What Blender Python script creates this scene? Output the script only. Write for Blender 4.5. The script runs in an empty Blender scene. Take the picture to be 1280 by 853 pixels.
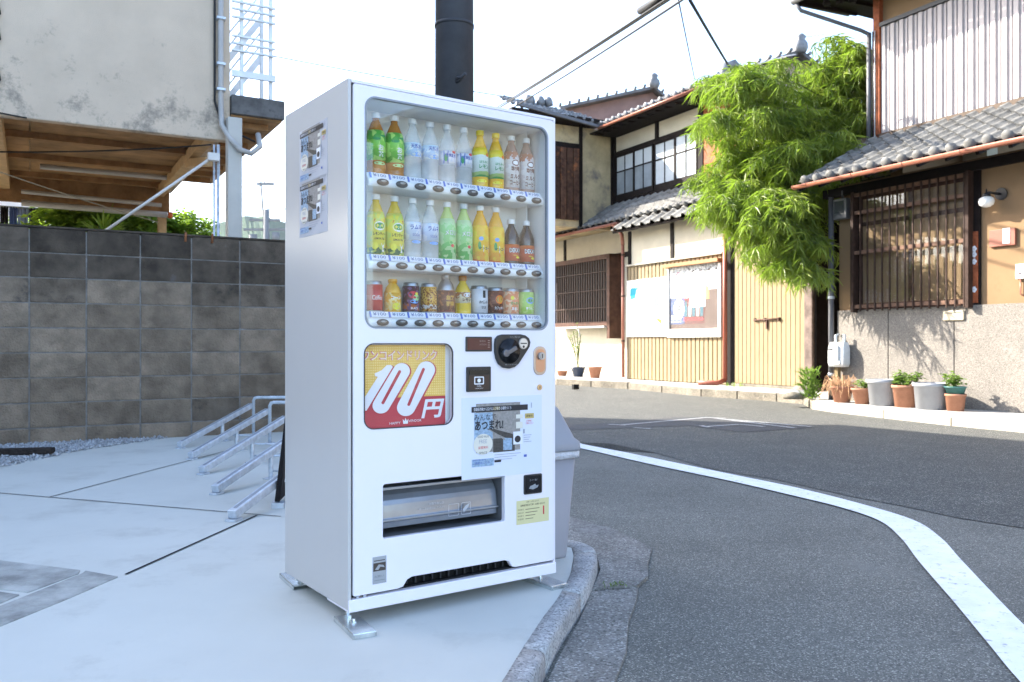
import bpy, bmesh, math, random
from mathutils import Vector, Matrix, noise as mnoise
random.seed(7)
C = bpy.context.scene.collection
S = bpy.context.scene
PI = math.pi

# ------------------------------------------------------------------ camera, sky, sun, exposure
CAM_H = 0.944
cd = bpy.data.cameras.new('camera'); cam = bpy.data.objects.new('camera', cd); C.objects.link(cam)
cd.sensor_width = 36.0; cd.lens = 30.04; cd.shift_y = 0.0027
cd.clip_start = 0.05; cd.clip_end = 6000
cd.dof.use_dof = True; cd.dof.focus_distance = 3.3; cd.dof.aperture_fstop = 7.0
cam.location = (0, 0, CAM_H); cam.rotation_euler = (PI/2, 0, 0)
S.camera = cam

SUN_L = Vector((0.92, -0.39)).normalized()      # horizontal travel of the light
SUN_EL = math.radians(32.0)
w = bpy.data.worlds.new('World'); S.world = w; w.use_nodes = True
nt = w.node_tree; nt.nodes.clear()
sky = nt.nodes.new('ShaderNodeTexSky'); sky.sky_type = 'NISHITA'; sky.sun_disc = False
sky.sun_elevation = SUN_EL
sky.sun_rotation = math.atan2(-SUN_L.x, -SUN_L.y)   # sun stands opposite the travel
sky.air_density = 0.85; sky.dust_density = 1.6; sky.ozone_density = 0.8
bg = nt.nodes.new('ShaderNodeBackground'); bg.inputs['Strength'].default_value = 0.15
wo = nt.nodes.new('ShaderNodeOutputWorld')
nt.links.new(sky.outputs[0], bg.inputs[0]); nt.links.new(bg.outputs[0], wo.inputs[0])
sd = bpy.data.lights.new('sun', 'SUN'); sd.energy = 3.4; sd.angle = math.radians(0.5); sd.color = (1.0, 0.93, 0.82)
sun = bpy.data.objects.new('sun', sd); C.objects.link(sun)
ld = Vector((SUN_L.x*math.cos(SUN_EL), SUN_L.y*math.cos(SUN_EL), -math.sin(SUN_EL)))
sun.rotation_euler = ld.to_track_quat('-Z', 'Y').to_euler()
sun.location = (-20, 20, 20)
S.view_settings.view_transform = 'Standard'; S.view_settings.look = 'None'
S.view_settings.exposure = 2.44; S.view_settings.gamma = 1.0
S.cycles.max_bounces = 8; S.cycles.transparent_max_bounces = 12

# ------------------------------------------------------------------ materials
MATS = {}
def mat(name, col, rough=.65, metal=0., var=.1, vs=3., bump=0., bs=60., rnd=0., col2=None, spec=.5, stain=None, ss=1.2, st=.55, det=5.):
    """noise-mottled principled material; stain=(colour) adds blotches with their own shape"""
    if name in MATS: return MATS[name]
    m = bpy.data.materials.new(name); m.use_nodes = True; MATS[name] = m
    n = m.node_tree.nodes; l = m.node_tree.links; n.clear()
    out = n.new('ShaderNodeOutputMaterial'); b = n.new('ShaderNodeBsdfPrincipled'); l.new(b.outputs[0], out.inputs[0])
    b.inputs['Roughness'].default_value = rough; b.inputs['Metallic'].default_value = metal
    b.inputs['Specular IOR Level'].default_value = spec if rough < .55 else min(spec, .18)
    tc = n.new('ShaderNodeTexCoord')
    if rnd:      # every copy gets its own stretch of the pattern
        oi0 = n.new('ShaderNodeObjectInfo'); of = n.new('ShaderNodeVectorMath'); of.operation = 'MULTIPLY_ADD'
        of.inputs[1].default_value = (37., 61., 23.); l.new(oi0.outputs['Random'], of.inputs[0]); l.new(tc.outputs['Object'], of.inputs[2]); vec = of.outputs[0]
    else: vec = tc.outputs['Object']
    c1 = tuple(max(0, c*(1-var)) for c in col); c2 = col2 or tuple(min(1, c*(1+var)) for c in col)
    nz = n.new('ShaderNodeTexNoise'); nz.inputs['Scale'].default_value = vs; nz.inputs['Detail'].default_value = det; nz.inputs['Roughness'].default_value = .62
    l.new(vec, nz.inputs['Vector'])
    mr = n.new('ShaderNodeMapRange'); mr.inputs[1].default_value = .32; mr.inputs[2].default_value = .68
    l.new(nz.outputs[0], mr.inputs[0])
    mx = n.new('ShaderNodeMix'); mx.data_type = 'RGBA'; mx.inputs[6].default_value = (*c1, 1); mx.inputs[7].default_value = (*c2, 1)
    l.new(mr.outputs[0], mx.inputs[0]); cur = mx.outputs[2]
    if stain:
        n2 = n.new('ShaderNodeTexNoise'); n2.inputs['Scale'].default_value = ss; n2.inputs['Detail'].default_value = 8; n2.inputs['Roughness'].default_value = .7
        l.new(vec, n2.inputs['Vector'])
        m2 = n.new('ShaderNodeMapRange'); m2.inputs[1].default_value = st; m2.inputs[2].default_value = st+.14
        l.new(n2.outputs[0], m2.inputs[0])
        x2 = n.new('ShaderNodeMix'); x2.data_type = 'RGBA'; x2.inputs[7].default_value = (*stain, 1)
        l.new(m2.outputs[0], x2.inputs[0]); l.new(cur, x2.inputs[6]); cur = x2.outputs[2]
    if rnd:
        oi = n.new('ShaderNodeObjectInfo'); m3 = n.new('ShaderNodeMapRange')
        m3.inputs[3].default_value = 1-rnd; m3.inputs[4].default_value = 1+rnd
        l.new(oi.outputs['Random'], m3.inputs[0])
        vm = n.new('ShaderNodeVectorMath'); vm.operation = 'SCALE'; l.new(cur, vm.inputs[0]); l.new(m3.outputs[0], vm.inputs['Scale']); cur = vm.outputs[0]
    l.new(cur, b.inputs['Base Color'])
    if bump:
        nb = n.new('ShaderNodeTexNoise'); nb.inputs['Scale'].default_value = bs; nb.inputs['Detail'].default_value = 4
        l.new(vec, nb.inputs['Vector'])
        bp = n.new('ShaderNodeBump'); bp.inputs['Strength'].default_value = bump; bp.inputs['Distance'].default_value = .02
        l.new(nb.outputs[0], bp.inputs['Height']); l.new(bp.outputs[0], b.inputs['Normal'])
    return m

def speckle(name, col, dark, light, scale=90., rough=.85, mott=.25, ms=.8, bump=.35, spots=.18, stain=None, sts=.5, stt=.58):
    """aggregate: coloured grains (voronoi cells) over mottled ground"""
    m = bpy.data.materials.new(name); m.use_nodes = True; MATS[name] = m
    n = m.node_tree.nodes; l = m.node_tree.links; n.clear()
    out = n.new('ShaderNodeOutputMaterial'); b = n.new('ShaderNodeBsdfPrincipled'); l.new(b.outputs[0], out.inputs[0])
    b.inputs['Roughness'].default_value = rough
    tc = n.new('ShaderNodeTexCoord'); vo = n.new('ShaderNodeTexVoronoi'); vo.inputs['Scale'].default_value = scale
    l.new(tc.outputs['Object'], vo.inputs['Vector'])
    sp = n.new('ShaderNodeSeparateColor'); l.new(vo.outputs['Color'], sp.inputs[0])
    r = n.new('ShaderNodeValToRGB'); l.new(sp.outputs[0], r.inputs[0])
    e = r.color_ramp.elements; e[0].position = 0; e[0].color = (*dark, 1); e[1].position = 1; e[1].color = (*light, 1)
    a = e.new(spots); a.color = (*[c*.85 for c in col], 1); a2 = e.new(1-spots); a2.color = (*[c*1.15 for c in col], 1)
    nz = n.new('ShaderNodeTexNoise'); nz.inputs['Scale'].default_value = ms; nz.inputs['Detail'].default_value = 9; nz.inputs['Roughness'].default_value = .68
    l.new(tc.outputs['Object'], nz.inputs['Vector'])
    mr = n.new('ShaderNodeMapRange'); mr.inputs[1].default_value = .3; mr.inputs[2].default_value = .7; mr.inputs[3].default_value = 1-mott; mr.inputs[4].default_value = 1+mott
    l.new(nz.outputs[0], mr.inputs[0])
    vm = n.new('ShaderNodeVectorMath'); vm.operation = 'SCALE'; l.new(r.outputs[0], vm.inputs[0]); l.new(mr.outputs[0], vm.inputs['Scale'])
    cur = vm.outputs[0]
    if stain:
        n2 = n.new('ShaderNodeTexNoise'); n2.inputs['Scale'].default_value = sts; n2.inputs['Detail'].default_value = 10; n2.inputs['Roughness'].default_value = .72
        l.new(tc.outputs['Object'], n2.inputs['Vector'])
        m2 = n.new('ShaderNodeMapRange'); m2.inputs[1].default_value = stt; m2.inputs[2].default_value = stt+.1; m2.inputs[4].default_value = .75
        l.new(n2.outputs[0], m2.inputs[0])
        x2 = n.new('ShaderNodeMix'); x2.data_type = 'RGBA'; x2.inputs[7].default_value = (*stain, 1)
        l.new(m2.outputs[0], x2.inputs[0]); l.new(cur, x2.inputs[6]); cur = x2.outputs[2]
    l.new(cur, b.inputs['Base Color'])
    bp = n.new('ShaderNodeBump'); bp.inputs['Strength'].default_value = bump; bp.inputs['Distance'].default_value = .004
    l.new(vo.outputs['Distance'], bp.inputs['Height']); l.new(bp.outputs[0], b.inputs['Normal'])
    return m

def clearglass(name, tint=(1, 1, 1), ior=1.5, rough=0.0):
    m = bpy.data.materials.new(name); m.use_nodes = True; MATS[name] = m
    n = m.node_tree.nodes; l = m.node_tree.links; n.clear()
    out = n.new('ShaderNodeOutputMaterial'); mx = n.new('ShaderNodeMixShader'); t = n.new('ShaderNodeBsdfTransparent'); g = n.new('ShaderNodeBsdfGlossy')
    f = n.new('ShaderNodeFresnel'); ge = n.new('ShaderNodeNewGeometry'); m1 = n.new('ShaderNodeMath'); m1.operation = 'MULTIPLY_ADD'; m1.inputs[1].default_value = -2; m1.inputs[2].default_value = 1
    pw = n.new('ShaderNodeMath'); pw.operation = 'POWER'; pw.inputs[0].default_value = ior     # both faces of the pane mirror alike
    l.new(ge.outputs['Backfacing'], m1.inputs[0]); l.new(m1.outputs[0], pw.inputs[1]); l.new(pw.outputs[0], f.inputs[0])
    t.inputs[0].default_value = (*tint, 1); g.inputs['Roughness'].default_value = rough
    l.new(f.outputs[0], mx.inputs[0]); l.new(t.outputs[0], mx.inputs[1]); l.new(g.outputs[0], mx.inputs[2]); l.new(mx.outputs[0], out.inputs[0])
    return m

def pet(name, col, dens=.55, rough=.12):
    """translucent drink bottle: principled body partly see-through"""
    m = mat(name, col, rough, var=.12, vs=25)
    b = [x for x in m.node_tree.nodes if x.type == 'BSDF_PRINCIPLED'][0]
    b.inputs['Alpha'].default_value = dens
    return m

def banded(name, bands, vs=30., amp=.02, rough=.35, swirl=None):
    """printed label: colour bands by height (object z in metres), edges wavy like print; swirl adds a second print colour"""
    m = bpy.data.materials.new(name); m.use_nodes = True; MATS[name] = m
    n = m.node_tree.nodes; l = m.node_tree.links; n.clear()
    out = n.new('ShaderNodeOutputMaterial'); b = n.new('ShaderNodeBsdfPrincipled'); l.new(b.outputs[0], out.inputs[0])
    b.inputs['Roughness'].default_value = rough
    tc = n.new('ShaderNodeTexCoord'); sx = n.new('ShaderNodeSeparateXYZ'); l.new(tc.outputs['Object'], sx.inputs[0])
    nz = n.new('ShaderNodeTexNoise'); nz.inputs['Scale'].default_value = vs; nz.inputs['Detail'].default_value = 2; l.new(tc.outputs['Object'], nz.inputs['Vector'])
    ma = n.new('ShaderNodeMath'); ma.operation = 'MULTIPLY_ADD'; ma.inputs[1].default_value = amp; l.new(nz.outputs[0], ma.inputs[0]); l.new(sx.outputs[2], ma.inputs[2])
    top = bands[-1][0]
    mr = n.new('ShaderNodeMapRange'); mr.inputs[1].default_value = 0; mr.inputs[2].default_value = top; l.new(ma.outputs[0], mr.inputs[0])
    r = n.new('ShaderNodeValToRGB'); r.color_ramp.interpolation = 'CONSTANT'; l.new(mr.outputs[0], r.inputs[0])
    e = r.color_ramp.elements; e[0].position = 0; e[0].color = (*bands[0][1], 1); e.remove(e[1])
    for i in range(1, len(bands)):
        a = e.new(bands[i-1][0]/top); a.color = (*bands[i][1], 1)
    cur = r.outputs[0]
    if swirl:
        n2 = n.new('ShaderNodeTexNoise'); n2.inputs['Scale'].default_value = vs*1.6; n2.inputs['Detail'].default_value = 1; l.new(tc.outputs['Object'], n2.inputs['Vector'])
        m2 = n.new('ShaderNodeMapRange'); m2.inputs[1].default_value = .54; m2.inputs[2].default_value = .57; l.new(n2.outputs[0], m2.inputs[0])
        x2 = n.new('ShaderNodeMix'); x2.data_type = 'RGBA'; x2.inputs[7].default_value = (*swirl, 1)
        l.new(m2.outputs[0], x2.inputs[0]); l.new(cur, x2.inputs[6]); cur = x2.outputs[2]
    l.new(cur, b.inputs['Base Color'])
    return m

# ------------------------------------------------------------------ geometry helpers
TXT = {}
def text_geo(s, off=0.0):
    k = (s, off)
    if k in TXT: return TXT[k]
    cu = bpy.data.curves.new('t', 'FONT'); cu.body = s; cu.size = 1.0; cu.offset = off; cu.resolution_u = 2; cu.fill_mode = 'FRONT'
    o = bpy.data.objects.new('t', cu); C.objects.link(o)
    dg = bpy.context.evaluated_depsgraph_get(); me = bpy.data.meshes.new_from_object(o.evaluated_get(dg))
    V = [tuple(v.co) for v in me.vertices]; Fs = [tuple(p.vertices) for p in me.polygons]
    bpy.data.objects.remove(o); bpy.data.curves.remove(cu); bpy.data.meshes.remove(me)
    if V:
        x0 = min(v[0] for v in V); x1 = max(v[0] for v in V); y0 = min(v[1] for v in V); y1 = max(v[1] for v in V)
    else: x0 = x1 = y0 = y1 = 0
    TXT[k] = (V, Fs, (x0, x1, y0, y1)); return TXT[k]

class G:
    """collects faces, then links them as ONE mesh object"""
    def __init__(s): s.v = []; s.f = []; s.m = []; s.sm = []
    def add(s, V, Fs, mi=0, smooth=False):
        b = len(s.v); s.v += [tuple(p) for p in V]
        for f in Fs: s.f.append(tuple(b+i for i in f)); s.m.append(mi); s.sm.append(smooth)
        return s
    def box(s, x0, x1, y0, y1, z0, z1, mi=0, T=None):
        V = [Vector((x, y, z)) for z in (z0, z1) for y in (y0, y1) for x in (x0, x1)]
        if T: V = [T @ v for v in V]
        return s.add(V, [(0, 2, 3, 1), (4, 5, 7, 6), (0, 1, 5, 4), (2, 6, 7, 3), (0, 4, 6, 2), (1, 3, 7, 5)], mi)
    def bar(s, a, b, wd, ht, mi=0, up=(0, 0, 1)):
        a = Vector(a); b = Vector(b); d = (b-a); L = d.length; d.normalize(); u = Vector(up)
        sx = d.cross(u)
        if sx.length < 1e-4: sx = d.cross(Vector((0, 1, 0)))
        sx.normalize(); uz = sx.cross(d)
        V = [p + sx*i*wd/2 + uz*j*ht/2 for p in (a, b) for j in (-1, 1) for i in (-1, 1)]
        return s.add(V, [(0, 1, 3, 2), (4, 6, 7, 5), (0, 4, 5, 1), (2, 3, 7, 6), (0, 2, 6, 4), (1, 5, 7, 3)], mi)
    def tube(s, pts, r, n=8, mi=0, caps=True, smooth=True):
        pts = [Vector(p) for p in pts]; rs = r if isinstance(r, (list, tuple)) else [r]*len(pts)
        b = len(s.v); prev = None
        for i, p in enumerate(pts):
            d = (pts[min(i+1, len(pts)-1)] - pts[max(i-1, 0)]).normalized()
            if prev is None:
                u = Vector((0, 0, 1)) if abs(d.z) < .9 else Vector((1, 0, 0)); u = (u - d*u.dot(d)).normalized()
            else: u = (prev - d*prev.dot(d)).normalized()
            prev = u; q = d.cross(u)
            for k in range(n):
                a = 2*PI*k/n; s.v.append(tuple(p + (u*math.cos(a) + q*math.sin(a))*rs[i]))
        for i in range(len(pts)-1):
            for k in range(n):
                s.f.append((b+i*n+k, b+i*n+(k+1) % n, b+(i+1)*n+(k+1) % n, b+(i+1)*n+k)); s.m.append(mi); s.sm.append(smooth)
        if caps:
            s.f.append(tuple(b+k for k in reversed(range(n)))); s.m.append(mi); s.sm.append(False)
            s.f.append(tuple(b+(len(pts)-1)*n+k for k in range(n))); s.m.append(mi); s.sm.append(False)
        return s
    def lathe(s, prof, n=20, mi=0, c=(0, 0, 0), smooth=True, sx=1., sy=1.):
        b = len(s.v)
        for (r, z) in prof:
            for k in range(n):
                a = 2*PI*k/n; s.v.append((c[0]+r*math.cos(a)*sx, c[1]+r*math.sin(a)*sy, c[2]+z))
        for i in range(len(prof)-1):
            for k in range(n):
                s.f.append((b+i*n+k, b+i*n+(k+1) % n, b+(i+1)*n+(k+1) % n, b+(i+1)*n+k)); s.m.append(mi); s.sm.append(smooth)
        if prof[0][0] > 1e-5: s.f.append(tuple(b+k for k in reversed(range(n)))); s.m.append(mi); s.sm.append(False)
        if prof[-1][0] > 1e-5: s.f.append(tuple(b+(len(prof)-1)*n+k for k in range(n))); s.m.append(mi); s.sm.append(False)
        return s
    def rect(s, x0, x1, z0, z1, y, mi=0):          # print facing -y
        return s.add([(x0, y, z0), (x1, y, z0), (x1, y, z1), (x0, y, z1)], [(0, 1, 2, 3)], mi)
    def text(s, t, x, z, size, y=0., mi=0, w=None, off=0., align='l', bend=None, shear=0.):
        """lettering facing -y with its lower left at (x, z); w = wanted width; size = height of the glyphs"""
        V, Fs, (x0, x1, y0, y1) = text_geo(t, off)
        if not V: return s
        k = size/max(1e-6, (y1-y0)); kx = (w/(x1-x0)) if w else k
        W = (x1-x0)*kx; ox = {'l': 0, 'c': -W/2, 'r': -W}[align]
        out = []
        for (a, b_, _) in V:
            X = x+ox+(a-x0)*kx + shear*(b_-y0)*k; Z = z+(b_-y0)*k
            if bend: out.append((bend*math.sin(X/bend), -bend*math.cos(X/bend)+y, Z))
            else: out.append((X, y, Z))
        return s.add(out, Fs, mi)
    def poly(s, outs, y0, y1, mi=0, bevel=0.):
        """2-D outlines (first is the rim, others are holes) in x,z, thick from y0 to y1"""
        cu = bpy.data.curves.new('p', 'CURVE'); cu.dimensions = '2D'; cu.fill_mode = 'BOTH'; cu.extrude = max(1e-5, (y1-y0)/2-bevel); cu.bevel_depth = bevel; cu.bevel_resolution = 2
        if bevel: cu.offset = -bevel
        for o in outs:
            sp = cu.splines.new('POLY'); sp.points.add(len(o)-1); sp.use_cyclic_u = True
            for i, p in enumerate(o): sp.points[i].co = (p[0], p[1], 0, 1)
        ob = bpy.data.objects.new('p', cu); C.objects.link(ob)
        me = bpy.data.meshes.new_from_object(ob.evaluated_get(bpy.context.evaluated_depsgraph_get()))
        ym = (y0+y1)/2
        s.add([(v.co.x, ym-v.co.z, v.co.y) for v in me.vertices], [tuple(p.vertices) for p in me.polygons], mi)
        bpy.data.objects.remove(ob); bpy.data.curves.remove(cu); bpy.data.meshes.remove(me)
        return s
    def mesh(s, name, mats):
        me = bpy.data.meshes.new(name); me.from_pydata(s.v, [], s.f)
        for m in (mats if isinstance(mats, (list, tuple)) else [mats]): me.materials.append(m)
        me.polygons.foreach_set('material_index', s.m); me.polygons.foreach_set('use_smooth', s.sm)
        me.update(); return me
    def build(s, name, mats, parent=None, loc=(0, 0, 0), rot=(0, 0, 0), bevel=0., seg=2, fix=True):
        me = s.mesh(name, mats)
        if fix:
            b = bmesh.new(); b.from_mesh(me); bmesh.ops.recalc_face_normals(b, faces=b.faces); b.to_mesh(me); b.free()
        return put(name, me, parent, loc, rot, bevel, seg)

def put(name, me, parent=None, loc=(0, 0, 0), rot=(0, 0, 0), bevel=0., seg=2):
    o = bpy.data.objects.new(name, me); C.objects.link(o); o.parent = parent; o.location = loc; o.rotation_euler = rot
    if bevel:
        bv = o.modifiers.new('bevel', 'BEVEL'); bv.width = bevel; bv.segments = seg; bv.limit_method = 'ANGLE'; bv.angle_limit = math.radians(40)
    return o

def tag(o, label, cat, group=None):
    o['label'] = label; o['category'] = cat
    if group: o['group'] = group
    return o
def thing(name, label, cat, loc=(0, 0, 0), rz=0., group=None):
    o = bpy.data.objects.new(name, None); C.objects.link(o); o.empty_display_size = .1
    o.location = loc; o.rotation_euler = (0, 0, rz); return tag(o, label, cat, group)
def struct(o): o['kind'] = 'structure'; return o
def copy_tree(o, parent=None):
    c = o.copy(); C.objects.link(c); c.parent = parent
    for ch in list(o.children): copy_tree(ch, c)
    return c
def rr(x0, z0, x1, z1, r, n=5):
    P = []
    for cx, cz, a0 in ((x1-r, z0+r, -90), (x1-r, z1-r, 0), (x0+r, z1-r, 90), (x0+r, z0+r, 180)):
        for i in range(n+1):
            a = math.radians(a0+90*i/n); P.append((cx+r*math.cos(a), cz+r*math.sin(a)))
    return P
def capsule(a, b, R, n=12):
    a = Vector(a); b = Vector(b); t = math.atan2((b-a).y, (b-a).x); P = []
    for i in range(n+1): q = t-PI/2+PI*i/n; P.append((b.x+R*math.cos(q), b.y+R*math.sin(q)))
    for i in range(n+1): q = t+PI/2+PI*i/n; P.append((a.x+R*math.cos(q), a.y+R*math.sin(q)))
    return P
def frame(d):                      # rotation about z so that local x runs along d and local y points behind the facade
    return math.atan2(d[1], d[0])
def to_world(o, rz, x, y, z=0):
    return Vector((o[0]+x*math.cos(rz)-y*math.sin(rz), o[1]+x*math.sin(rz)+y*math.cos(rz), z))

# base colours (linear)
white_paint = mat('white_paint', (.86, .82, .85), .28, var=.015, vs=2, spec=.5)
white_plastic = mat('white_plastic', (.78, .79, .8), .35, var=.02)
liner_white = mat('liner_white', (.82, .82, .81), .5, var=.02)
black_plastic = mat('black_plastic', (.018, .018, .02), .35, var=.1)
dark_gap = mat('dark_rubber', (.015, .015, .016), .7, var=.1)
zinc = mat('zinc_steel', (.68, .72, .72), .25, .9, var=.2, vs=14)
galv = mat('galvanised_steel', (.56, .61, .66), .42, .35, var=.22, vs=18, bump=.1, bs=30)
steel = mat('brushed_steel', (.42, .43, .45), .35, .9, var=.1, vs=10)
brass = mat('brass', (.62, .45, .26), .35, .8, var=.1)
paper = mat('paper_white', (.82, .83, .88), .55, var=.01)
ink = mat('ink_black', (.02, .02, .025), .5, var=.05)
ink_blue = mat('ink_blue', (.07, .13, .45), .5, var=.05)
ink_red = mat('ink_red', (.62, .03, .05), .45, var=.05)
ink_white = mat('ink_white', (.84, .84, .86), .45, var=.02)
ink_yellow = mat('ink_yellow', (.86, .55, .08), .45, var=.06)
print_grey = mat('print_grey', (.32, .33, .34), .5, var=.25, vs=40)
side_shade = mat('side_shade', (.57, .55, .52), .22, var=.02, vs=1.2)  # cabinet white darkened: shade on the left side put into colour
dark_wood = mat('dark_wood', (.011, .007, .006), .7, var=.35, vs=9, bump=.3, bs=40)
brown_wood = mat('brown_wood', (.065, .030, .020), .65, var=.35, vs=8, bump=.3, bs=40)
red_wood = mat('red_wood', (.30, .085, .035), .6, var=.4, vs=10, bump=.3, bs=50)
copper_brown = mat('copper_brown_gutter', (.29, .115, .075), .38, .15, var=.1, vs=5)

# ------------------------------------------------------------------ ground, road, lot
def gz(y):                       # the road falls a little towards the far kerb
    return -.074 if y < 8 else (-.164 if y > 16 else -.074-.09*(y-8)/8)
asph_near = speckle('asphalt_worn', (.128, .126, .108), (.05, .05, .044), (.38, .37, .31), 215, mott=.2, ms=1.1, stain=(.175, .172, .15), sts=.8, stt=.56)
asph_far = speckle('asphalt_dark', (.062, .064, .058), (.02, .021, .02), (.33, .32, .27), 160, mott=.16, ms=2.2)
asph_patch = speckle('asphalt_patch', (.05, .052, .055), (.02, .02, .022), (.15, .15, .15), 170, mott=.12)
line_paint = mat('road_paint', (.80, .81, .81), .6, var=.08, vs=8, bump=.25, bs=150, stain=(.22, .22, .22), ss=26, st=.575)
faint_paint = mat('worn_road_paint', (.40, .41, .41), .7, var=.1, vs=20, stain=(.10, .10, .11), ss=22, st=.52)

def sheet(name, pts, dz, m, extra=()):
    bm = bmesh.new(); vs = [bm.verts.new((p[0], p[1], 0)) for p in pts]; bm.faces.new(vs)
    bmesh.ops.triangulate(bm, faces=bm.faces)
    for yy in (8, 16):
        bmesh.ops.bisect_plane(bm, geom=bm.verts[:]+bm.edges[:]+bm.faces[:], plane_co=(0, yy, 0), plane_no=(0, 1, 0))
    for v in bm.verts: v.co.z = gz(v.co.y)+dz
    bmesh.ops.recalc_face_normals(bm, faces=bm.faces)
    for f in bm.faces:
        if f.normal.z < 0: f.normal_flip()
    me = bpy.data.meshes.new(name); bm.to_mesh(me); bm.free(); me.materials.append(m)
    return struct(put(name, me))
sheet('ground', [(-900, -400), (900, -400), (900, 1500), (-900, 1500)], 0, asph_near)
sheet('road', [(-.4, 8.9), (.984, 8.84), (1.325, 7.957), (1.622, 6.921), (1.979, 6.367), (2.249, 5.686), (2.448, 5.331), (2.602, 4.976), (2.9, 4.6), (4.4, 3.2), (7, 0), (10, -6), (40, -6), (40, 40), (-1.5, 40), (-1.2, 14)], .004, asph_far)
wi = [(.60, 8.9), (.632, 8.646), (1.245, 7.478), (1.712, 6.588), (1.989, 5.991), (2.20, 5.4), (2.275, 5.13), (2.29, 4.87), (2.212, 4.447), (2.091, 4.032), (1.926, 3.458), (1.816, 3.031), (1.68, 2.3), (1.5, 1.2)]
wo_ = [(.70, 8.9), (.76, 8.646), (1.37, 7.50), (1.83, 6.66), (2.12, 6.05), (2.35, 5.45), (2.43, 5.15), (2.44, 4.85)]
# centre-to-centre strip: inner edge is the side nearest the machine
wn = [(.56, 8.6), (.640, 8.35), (1.165, 7.163), (1.608, 6.292), (1.88, 5.663), (2.03, 5.28), (2.098, 4.885), (2.023, 4.447), (1.888, 3.965), (1.731, 3.351), (1.606, 2.884), (1.518, 2.551), (1.40, 2.0), (1.2, 1.0)]
wf = [(.70, 8.75), (.78, 8.52), (1.285, 7.478), (1.712, 6.588), (2.0, 5.991), (2.20, 5.40), (2.30, 4.895), (2.232, 4.447), (2.111, 4.032), (1.946, 3.458), (1.83, 3.031), (1.74, 2.6), (1.62, 2.0), (1.42, 1.0)]
def smooth_line(P, k=6):
    out = []
    for i in range(len(P)-1):
        p0 = P[max(i-1, 0)]; p1 = P[i]; p2 = P[i+1]; p3 = P[min(i+2, len(P)-1)]
        for j in range(k):
            t = j/k
            out.append(tuple(.5*((2*p1[a]) + (-p0[a]+p2[a])*t + (2*p0[a]-5*p1[a]+4*p2[a]-p3[a])*t*t + (-p0[a]+3*p1[a]-3*p2[a]+p3[a])*t**3) for a in (0, 1)))
    out.append(P[-1]); return out
g = G(); A = smooth_line(wn); B_ = smooth_line(wf)
for i in range(len(A)):
    for p in (A[i], B_[i]): g.v.append((p[0], p[1], gz(p[1])+.009))
for i in range(len(A)-1): g.f.append((2*i, 2*i+1, 2*i+3, 2*i+2)); g.m.append(0); g.sm.append(False)
struct(g.build('road_marking', line_paint))
# darker repair patch and faint utility marks
sheet('asphalt_patch', [(.2, 11.0), (.82, 11.057), (1.502, 11.43), (2.356, 12.331), (2.802, 12.406), (3.747, 10.623), (2.699, 9.972), (2.247, 10.908), (.754, 10.3), (.2, 10.3)], .008, asph_patch)
def mark(a, b, wd=.07):
    a = Vector(a); b = Vector(b); n_ = (b-a).normalized(); n_ = Vector((-n_.y, n_.x))*wd/2
    sheet('road_marking', [tuple(a-n_), tuple(b-n_), tuple(b+n_), tuple(a+n_)], .0125, faint_paint)
for a, b in [((1.245, 11.05), (1.45, 10.9)), ((1.40, 10.95), (2.818, 12.25)), ((2.70, 12.2), (3.03, 12.1)), ((2.818, 12.25), (3.48, 10.5)), ((3.0, 11.9), (3.74, 10.7)), ((1.50, 10.53), (1.69, 10.42)), ((2.416, 10.7), (2.95, 11.05)), ((2.95, 11.05), (3.16, 10.7)), ((2.40, 10.85), (2.44, 10.6))]:
    mark(a, b)

# lot slab
lot_conc = mat('new_concrete', (.56, .57, .52), .8, var=.06, vs=.9, bump=.05, bs=220, stain=(.48, .485, .44), ss=1.7, st=.53, det=12.)
kerb_conc = speckle('kerb_concrete', (.37, .37, .36), (.15, .15, .15), (.55, .55, .53), 150, mott=.3, ms=3.5, stain=(.17, .17, .16), sts=4, stt=.55)
apron_conc = speckle('apron_concrete', (.185, .175, .155), (.07, .07, .06), (.38, .37, .34), 140, mott=.4, ms=3, stain=(.27, .265, .25), sts=2.5, stt=.57)
inner = [(-.24, 1.2), (-.145, 1.9), (-.022, 2.41), (.083, 2.85), (.170, 3.17), (.238, 3.49), (.275, 3.80), (.275, 3.95), (.21, 4.04), (.07, 4.10), (-.10, 4.5), (-.45, 7.2), (-.8, 9.9)]
outer = [(-.15, 1.15), (-.065, 1.85), (.050, 2.38), (.150, 2.82), (.238, 3.14), (.315, 3.44), (.380, 3.80), (.378, 4.00), (.29, 4.13), (.12, 4.20), (-.0, 4.52), (-.34, 7.2), (-.69, 9.9)]
wallA = (-4.52, 8.0); wrz = math.atan2(.92, 1.63)
lotpoly = inner + [tuple(to_world(wallA, wrz, 4.35, .0)[:2]), tuple(to_world(wallA, wrz, -6, 0)[:2]), (-9.5, 3), (-7, -3), (-.9, -3)]
g = G(); n0 = len(lotpoly)
g.add([(p[0], p[1], 0) for p in lotpoly] + [(p[0], p[1], -.2) for p in lotpoly], [tuple(range(n0))] + [(i, (i+1) % n0, n0+(i+1) % n0, n0+i) for i in range(n0)])
lot = struct(g.build('parking_lot', lot_conc))
IN = smooth_line(inner, 4); OUT = smooth_line(outer, 4)
cuts = [0, 10, 17, 25, 31, 36, 42, len(IN)-1]
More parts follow.
